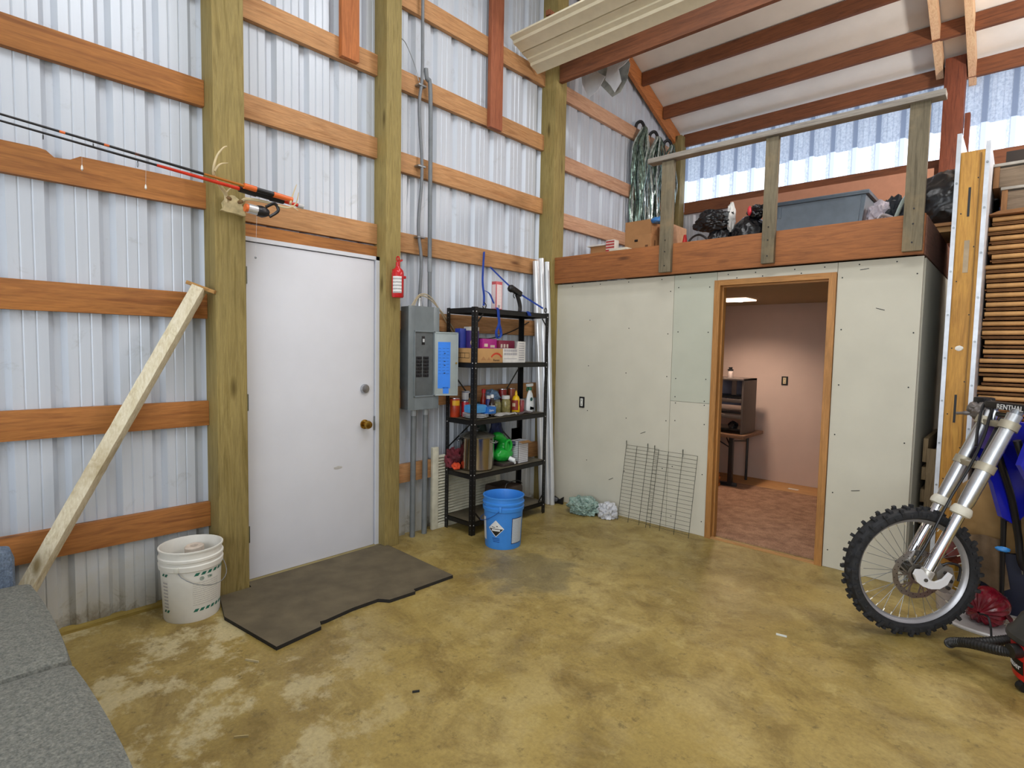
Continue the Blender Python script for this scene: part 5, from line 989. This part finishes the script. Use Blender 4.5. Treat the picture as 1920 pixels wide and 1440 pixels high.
# trekking poles
for k, (a, b, lb) in enumerate((((3.40, 4.075, .03), (3.372, 4.0, .92), 'left of the pair, with a blue clip'), ((3.475, 4.09, .27), (3.40, 3.99, .92), 'right of the pair'))):
    t = thing('trekking_pole', 'thin black trekking pole standing behind the motorcycle, '+lb, 'pole', a); A_, B_ = Vector(a), Vector(b)
    MB().cyl(A_.lerp(B_, .1), B_, .011, 10, .016).build('shaft', M_BLACK, t); MB().cyl(A_, A_.lerp(B_, .12), .004, 8, .008).build('tip', M_GALV, t)
    if k == 0: MB().blob(A_.lerp(B_, .42)+Vector((.0, -.015, 0)), (.03, .015, .014), .2, 2, 5, 3, False).build('clip', plain('#3a90dc', .4), t); MB().lathe([(.0, 0), (.02, .0), (.026, .008), (.0, .012)], A_.lerp(B_, .1), 14).build('basket', plain('#6c6660', .5), t)

# ================================================================== SHOP VACUUM
VX, VY = 3.60, 3.33; t = thing('shop_vacuum', 'small red and black shop vacuum at the right edge on the floor', 'vacuum', (VX, VY, 0)); M_VR = plain('#c8181a', .3, var=.04); M_VB = plain('#1b1b1b', .4)
vr = lambda z: .147+.018*(z-.04)/.2
MB().lathe([(0, .035), (.135, .035), (vr(.05), .05), (vr(.2), .2), (vr(.2)+.004, .215), (0, .215)], (VX, VY, 0), 48).build('tank', M_VR, t)
MB().lathe([(0, .213), (.176, .213), (.18, .22), (.176, .238), (.16, .25), (.135, .31), (.1, .345), (.05, .355), (0, .355)], (VX, VY, 0), 48).build('lid', plain('#2b2a27', .4), t); MB().lathe([(0, .34), (.1, .335), (.09, .39), (0, .40)], (VX, VY, 0), 32).build('motor_cap', M_VR, t)
MB().tube(smoothpts([(VX-.05, VY, .38), (VX-.04, VY, .44), (VX+.04, VY, .44), (VX+.05, VY, .38)]), .012, 8).build('handle', M_VB, t)
va = facing(VX, VY)
for da in (-50, 20, 110, 200):
    a = math.radians(va+da); c = Vector((VX+.14*math.cos(a), VY+.14*math.sin(a), .02)); tx = Vector((-math.sin(a), math.cos(a), 0)); MB().cyl(c-tx*.014, c+tx*.014, .02, 16).build('caster', M_VB, t); MB().cyl(c, c+Vector((0, 0, .03)), .007, 8).build('caster_stem', M_VB, t)
m = MB(); patch(m, (VX, VY, 0), vr, va-84, va-44, .075, .135, 10); m.build('name_plate', M_INK, t)
m = MB(); t0 = MB().text('Bauer', .036, .001, Matrix.Identity(4))
for v in t0.bm.verts:
    a = math.radians(va-64)+v.co.x/.155; q = vr(.105)+.003+v.co.z; v.co = Vector((VX+math.cos(a)*q, VY+math.sin(a)*q, .104+v.co.y))
t0.build('lettering', plain('#e8e8e8', .5), t)
hp = smoothpts([(VX-.14, VY-.09, .165), (3.40, 3.26, .145), (3.30, 3.33, .11), (3.24, 3.38, .075), (3.225, 3.40, .055), (3.25, 3.43, .06), (3.33, 3.44, .085), (3.42, 3.45, .125), (VX-.13, VY+.12, .16)], 34)
MB().tube(hp, [.0225 if k % 4 < 2 else .0205 for k in range(len(hp))], 14).build('hose', M_VB, t); MB().cyl((VX-.16, VY-.11, .172), (VX-.12, VY-.08, .178), .03, 16).build('hose_port', M_VB, t)

# ================================================================== DIRT BIKE (local frame: x forward, y to rider's left, z up)
WR = .335
bk = thing('dirt_bike', 'blue dirt bike with knobby front wheel at the right edge', 'motorcycle', (3.043, 3.499, 0), local=True, rotz=math.radians(219.37))
RX = Matrix.Rotation(-PI/2, 4, 'X')   # lathe axis z -> y
def wheel(xc, front=True):
    W = bk; c = Vector((xc, 0, WR+.005)); T_ = Matrix.Rotation(PI/2, 4, 'X')
    prof = [(.276, -.028), (.285, -.040), (.302, -.043), (.316, -.038), (.323, -.022), (.325, 0), (.323, .022), (.316, .038), (.302, .043), (.285, .040), (.276, .028), (.276, -.028)]
    m = MB().lathe(prof, c, 72, mat=T_)
    for i in range(48):
        a = 2*PI*i/48; R_ = Matrix.Translation(c) @ Matrix.Rotation(a, 4, 'Y')
        rows = (-.012, .012) if i % 2 else (-.03, .03)
        for y in rows: m.box(-.0085, y-.009, .318, .0085, y+.009, WR+.003, .0015, mat=R_)
        if i % 2 == 0:
            for s in (-1, 1): m.box(-.008, s*.041-.007, .298, .008, s*.041+.007, .322, .0015, mat=R_)
        else:
            for s in (-1, 1): m.box(-.006, s*.044-.004, .290, .006, s*.044+.004, .306, .001, mat=R_)
    tire = m.build('tire', M_RUB, W)
    rim = MB().lathe([(.282, -.020), (.284, -.014), (.270, -.010), (.262, 0), (.270, .010), (.284, .014), (.282, .020), (.278, .021), (.268, .016), (.257, .006), (.255, 0), (.257, -.006), (.268, -.016), (.278, -.021), (.282, -.020)], c, 72, mat=T_).build('rim', plain('#b4b4b8', .35, .6, var=.05), W)
    for i in range(36):
        a = 2*PI*i/36; s = 1 if i % 2 else -1; ha = a+(.55 if (i//2) % 2 else -.55)
        p0 = c+Vector((math.cos(a)*.258, s*.002, math.sin(a)*.258)); p1 = c+Vector((math.cos(ha)*.03, s*.028, math.sin(ha)*.03))
        MB().cyl(p0, p1, .0013, 5).build('spoke', M_GALV, W); 
    m = MB()
    for i in range(36):
        a = 2*PI*i/36; m.cyl(c+Vector((math.cos(a)*.258, 0, math.sin(a)*.258)), c+Vector((math.cos(a)*.240, 0, math.sin(a)*.240)), .003, 6)
    m.build('spoke_nipples', plain('#e4dcc8', .3, .5), rim)['kind'] = 'stuff'
    MB().cyl(c-Vector((0, .045, 0)), c+Vector((0, .045, 0)), .028, 20).build('hub', plain('#57534c', .4, .6), W)
    MB().lathe([(.026, -.034), (.038, -.034), (.038, -.028), (.028, -.026), (.028, .026), (.038, .028), (.038, .034), (.026, .034)], c, 24, mat=T_).build('hub_flange', plain('#57534c', .4, .6), W)
    # brake disc on the left
    m = MB(); yo = .052
    def ring(r0, r1, th=.003, N_=64, wav=0):
        for k in range(N_):
            a0, a1 = 2*PI*k/N_, 2*PI*(k+1)/N_; P = []
            for (rr, yy) in ((r0, yo), (r1, yo), (r1, yo+th), (r0, yo+th)):
                P.append([c+Vector((math.cos(a)*(rr+(wav*math.sin(a*12) if rr == r1 else 0)), yy, math.sin(a)*(rr+(wav*math.sin(a*12) if rr == r1 else 0)))) for a in (a0, a1)])
            for i in range(4):
                j = (i+1) % 4; q = m.bm.faces.new([m.bm.verts.new(p) for p in (P[i][0], P[i][1], P[j][1], P[j][0])]); q.smooth = False
    ring(.098, .125, wav=.0015); ring(.034, .05)
    for k in range(6):
        a = 2*PI*k/6; 
        for d in (-.16, .16, .0): m.bar(c+Vector((math.cos(a)*.046, yo+.0015, math.sin(a)*.046)), c+Vector((math.cos(a+d*1.6+.18)*.10, yo+.0015, math.sin(a+d*1.6+.18)*.10)), .007, .003, (0, 1, 0))
    bmesh.ops.remove_doubles(m.bm, verts=m.bm.verts[:], dist=.0002)
    m.build('brake_disc', plain('#b3aea8', .3, .9), W)
    m = MB()
    for k in range(36): a = 2*PI*k/36; q = .105+.012*(k % 2); m.tube([c+Vector((math.cos(a)*q, yo+.0028, math.sin(a)*q)), c+Vector((math.cos(a)*q, yo+.0035, math.sin(a)*q))], .0028, 8)
    m.build('disc_holes', plain('#3b3632', .6), bpy.data.objects[W.children[-1].name])['kind'] = 'stuff'
    return c
C0 = wheel(0)
fr = lambda z: -.455*(z-.34)+.004      # fork line
for s, yo, dx, nm in ((1, .105, 0, 'left'), (-1, -.092, -.038, 'right')):
    P = lambda z: Vector((fr(z)+dx, yo, z))
    MB().cyl(P(.36), P(.74), .0255, 24).build('fork_slider', M_CHROME, bk)
    MB().tube([P(.705), P(.72), P(.73), P(.90), P(1.12), P(1.17)], [.030, .030, .033, .034, .032, .031], 24).build('fork_tube', M_ALU, bk)
    MB().tube([P(.665), P(.67), P(.685), P(.705), P(.71)], [.034, .044, .046, .040, .034], 20).build('fork_seal_guard', plain('#d6d2c2', .4), bk)
    MB().tube([P(.33), P(.335), P(.38), P(.385)], [.026, .031, .031, .027], 18).build('axle_lug', plain('#c2bfb8', .35, .5), bk)
    MB().cyl(P(1.165), P(1.19), .026, 18).build('fork_cap', plain('#9aa0a8', .25, .9), bk)
    for z in (.905, 1.115):
        MB().tube([P(z-.018), P(z+.018)], .042, 18).build('clamp_ring', plain('#b2ab98', .4, .5), bk)
for z in (.905, 1.115):
    a, b = Vector((fr(z), .105, z)), Vector((fr(z)-.033, -.088, z)); MB().bar(a, b, .05 if z < 1 else .045, .03, (0, 0, 1), .006).build('triple_clamp', plain('#a79f8a', .45, .4), bk)
MB().cyl((fr(.92)-.05, .008, .89), (fr(1.13)-.05, .008, 1.14), .024, 16).build('steering_head', plain('#2b2a30', .4), bk)
MB().cyl((0, -.115, .34), (0, .13, .34), .011, 12).build('axle', M_GALV, bk)
# white disc guard and caliper
m = MB(); pts = [(.075, .395), (.085, .37), (.07, .335), (.04, .312), (.0, .300), (-.04, .302), (-.075, .325), (-.098, .375), (-.082, .385), (-.055, .35), (-.02, .335), (.01, .345), (.025, .37), (.045, .395)]
m.prism([(x-.01, z) for x, z in pts], 'Y', .128, .142); m.build('disc_guard', plain('#e0e0e2', .35, var=.02), bk); MB().tube([(.02, .142, .345), (.02, .147, .345)], .009, 12).build('guard_bolt', plain('#6d6a66', .4, .6), bk)
m = MB(); m.prism([(-.07, .30), (-.06, .37), (-.10, .405), (-.135, .395), (-.15, .34), (-.135, .285), (-.105, .265), (-.08, .275)], 'Y', .05, .10); m.build('brake_caliper', plain('#a9a6a0', .35, .7), bk)
m = MB(); [m.cyl((x, .1, z), (x, .112, z), .009, 10) for x, z in ((-.1, .37), (-.125, .33), (-.115, .295))]; m.build('caliper_bolts', plain('#3c3a38', .4, .5), bk)
MB().tube(smoothpts([(-.09, .09, .405), (-.12, .10, .42), (-.17, .1, .40), (-.165, .1, .33)]), .006, 8).build('brake_hose', M_BLACK, bk)
MB().tube(smoothpts([(.03, .065, .40), (-.02, .07, .5), (-.13, .06, .74), (-.22, .05, .9), (-.30, .02, 1.05), (-.35, -.02, 1.14), (-.38, -.04, 1.19)]), .0065, 8).build('brake_line', M_BLACK, bk)
MB().tube(smoothpts([(-.28, .0, 1.0), (-.33, -.06, 1.1), (-.38, -.1, 1.2), (-.40, -.08, 1.22), (-.36, -.02, 1.12)]), .007, 8).build('cable', M_BLACK, bk)
# handlebar, pad and lever perch
hb = smoothpts([(-.41, -.20, 1.205), (-.40, -.17, 1.203), (-.40, -.14, 1.20), (-.40, -.08, 1.165), (-.40, .0, 1.16), (-.40, .08, 1.165), (-.40, .14, 1.20), (-.42, .25, 1.21), (-.50, .40, 1.22)], 5)
MB().tube(hb, .0115, 12).build('handlebar', plain('#7d7a70', .3, .8), bk)
pad = MB().bar((-.395, -.09, 1.205), (-.395, .20, 1.205), .05, .04, (0, 0, 1), .015).build('crossbar_pad', M_BLACK, bk)
nrm = Vector((.35, .937, 0)).normalized()
for y in (-.05, .05): MB().cyl((fr(1.13)-.03, y, 1.12), (-.40, y, 1.175), .018, 14).build('bar_clamp', M_ALU, bk)
MB().blob((-.41, -.15, 1.17), (.05, .06, .05), .25, 2.5, 91, 4, False).build('lever_perch', plain('#77716e', .4, .3), bk); MB().tube(smoothpts([(-.39, -.17, 1.15), (-.36, -.20, 1.145), (-.345, -.235, 1.14)]), [.012]*7+[.008]*5+[.009], 8).build('clutch_lever', plain('#77716e', .4, .3), bk)
MB().box(-.45, -.185, 1.19, -.385, -.11, 1.238, .012).build('reservoir', M_BLACK, bk)
# the body, blue shroud and frame
M_BB = plain('#1c22b4', .25, var=.06)
def plate(name, pts, y0, y1, mat): return MB().prism(pts, 'Y', y0, y1).build(name, mat, bk)
plate('radiator_shroud', [(-.38, .93), (-.42, 1.07), (-.62, 1.08), (-.9, .98), (-.78, .78), (-.60, .56), (-.53, .60), (-.47, .78)], .12, .15, M_BB)
plate('radiator_shroud', [(-.38, .93), (-.42, 1.07), (-.62, 1.08), (-.9, .98), (-.78, .78), (-.60, .56), (-.53, .60), (-.47, .78)], -.15, -.12, M_BB)
plate('shroud_decal', [(-.44, 1.0), (-.47, 1.065), (-.53, 1.06), (-.50, .99)], .1505, .152, plain('#a63cb8', .4))
plate('number_plate', [(-.34, .98), (-.37, 1.10), (-.41, 1.11), (-.39, .97)], -.05, .04, plain('#3b2470', .4))
plate('white_decal', [(-.335, 1.0), (-.352, 1.07), (-.37, 1.075), (-.355, 1.0)], .041, .043, plain('#d8d0cc', .5))
plate('shroud_bolt', [(-.575+.016*math.cos(a), .86+.016*math.sin(a)) for a in [k*PI/6 for k in range(12)]], .15, .156, M_BLACK)
MB().tube(smoothpts([(-.42, .07, 1.04), (-.47, .08, .9), (-.55, .1, .72), (-.62, .12, .5), (-.66, .12, .33), (-.8, .12, .27)]), .017, 12).build('frame_tube', M_BLACK, bk)
MB().tube(smoothpts([(-.42, -.07, 1.04), (-.47, -.08, .9), (-.55, -.1, .72), (-.62, -.12, .5), (-.66, -.12, .33), (-.8, -.12, .27)]), .017, 12).build('frame_tube', M_BLACK, bk)
MB().tube(smoothpts([(-.45, .16, .92), (-.52, .17, .85), (-.6, .17, .75), (-.66, .16, .6)]), .01, 8).build('coolant_hose', plain('#76726a', .4), bk)
plate('fuel_tank', [(-.47, 1.0), (-.5, 1.12), (-.8, 1.1), (-1.0, .98), (-.9, .85), (-.6, .85)], -.115, .115, M_BB)
plate('seat', [(-.75, 1.09), (-1.5, 1.06), (-1.6, 1.0), (-.95, .96)], -.08, .08, M_BLACK)
MB().blob((-.82, 0, .52), (.17, .11, .2), .1, 3, 5, 4, False).build('engine', plain('#6c6a66', .4, .6), bk)
plate('swingarm', [(-.9, .45), (-1.45, .36), (-1.45, .31), (-.9, .38)], -.12, .12, M_ALU)
plate('rear_fender', [(-1.3, 1.0), (-1.9, 1.08), (-1.9, 1.06), (-1.3, .95)], -.08, .08, M_BB)
m = MB().lathe([(.24, -.05), (.30, -.055), (.325, -.03), (.33, 0), (.325, .03), (.30, .055), (.24, .05), (.24, -.05)], (-1.45, 0, .335), 48, mat=Matrix.Rotation(PI/2, 4, 'X')); m.build('rear_tire', M_RUB, bk)
MB().lathe([(0, -.02), (.245, -.02), (.25, 0), (.245, .02), (0, .02)], (-1.45, 0, .335), 36, mat=Matrix.Rotation(PI/2, 4, 'X')).build('rear_rim', M_GALV, bk)
MB().bar((-.85, .12, .35), (-.8, .30, .01), .02, .02).build('side_stand', M_BLACK, bk)
t0 = MB().text('RENTHAL', .036, .0015, Matrix.Identity(4))
for v in t0.bm.verts: v.co = Vector((-.395+.026+v.co.z, .075+v.co.x*1.0, 1.205+v.co.y-.004))
t0.build('pad_lettering', plain('#e0e0e0', .5), bk)
# small litter on the floor
for k, (x, y, a, L_, c) in enumerate(((2.55, 3.0, .2, .05, '#d8dcd8'), (.86, 1.02, .5, .07, '#c9bb94'), (.30, 1.22, 1.2, .06, '#c9bb94'), (1.35, .78, .9, .05, '#b8a878'), (1.6, 1.4, 1.0, .03, '#2a2a26'))):
    tag(MB().bar((x, y, .003), (x+L_*math.cos(a), y+L_*math.sin(a), .003), .004, .012).build('floor_scrap', plain(c, .8)), ['white paint fleck on the floor between doorway and front wheel', 'pale wood splinter on the floor before the white bucket', 'pale splinter on the rubber mat near the left post', 'pale straw bit on the worn floor patch near the couch', 'small black scrap on the worn floor at lower middle'][k], 'scrap')

# repeats share a group phrase
cnt = {}
for o in bpy.data.objects:
    if o.parent is None and 'category' in o and 'group' not in o: cnt.setdefault(o.name.split('.')[0], []).append(o)
for k, v in cnt.items():
    if len(v) > 1:
        for o in v: o['group'] = k.replace('_', ' ')+'s in the shop'
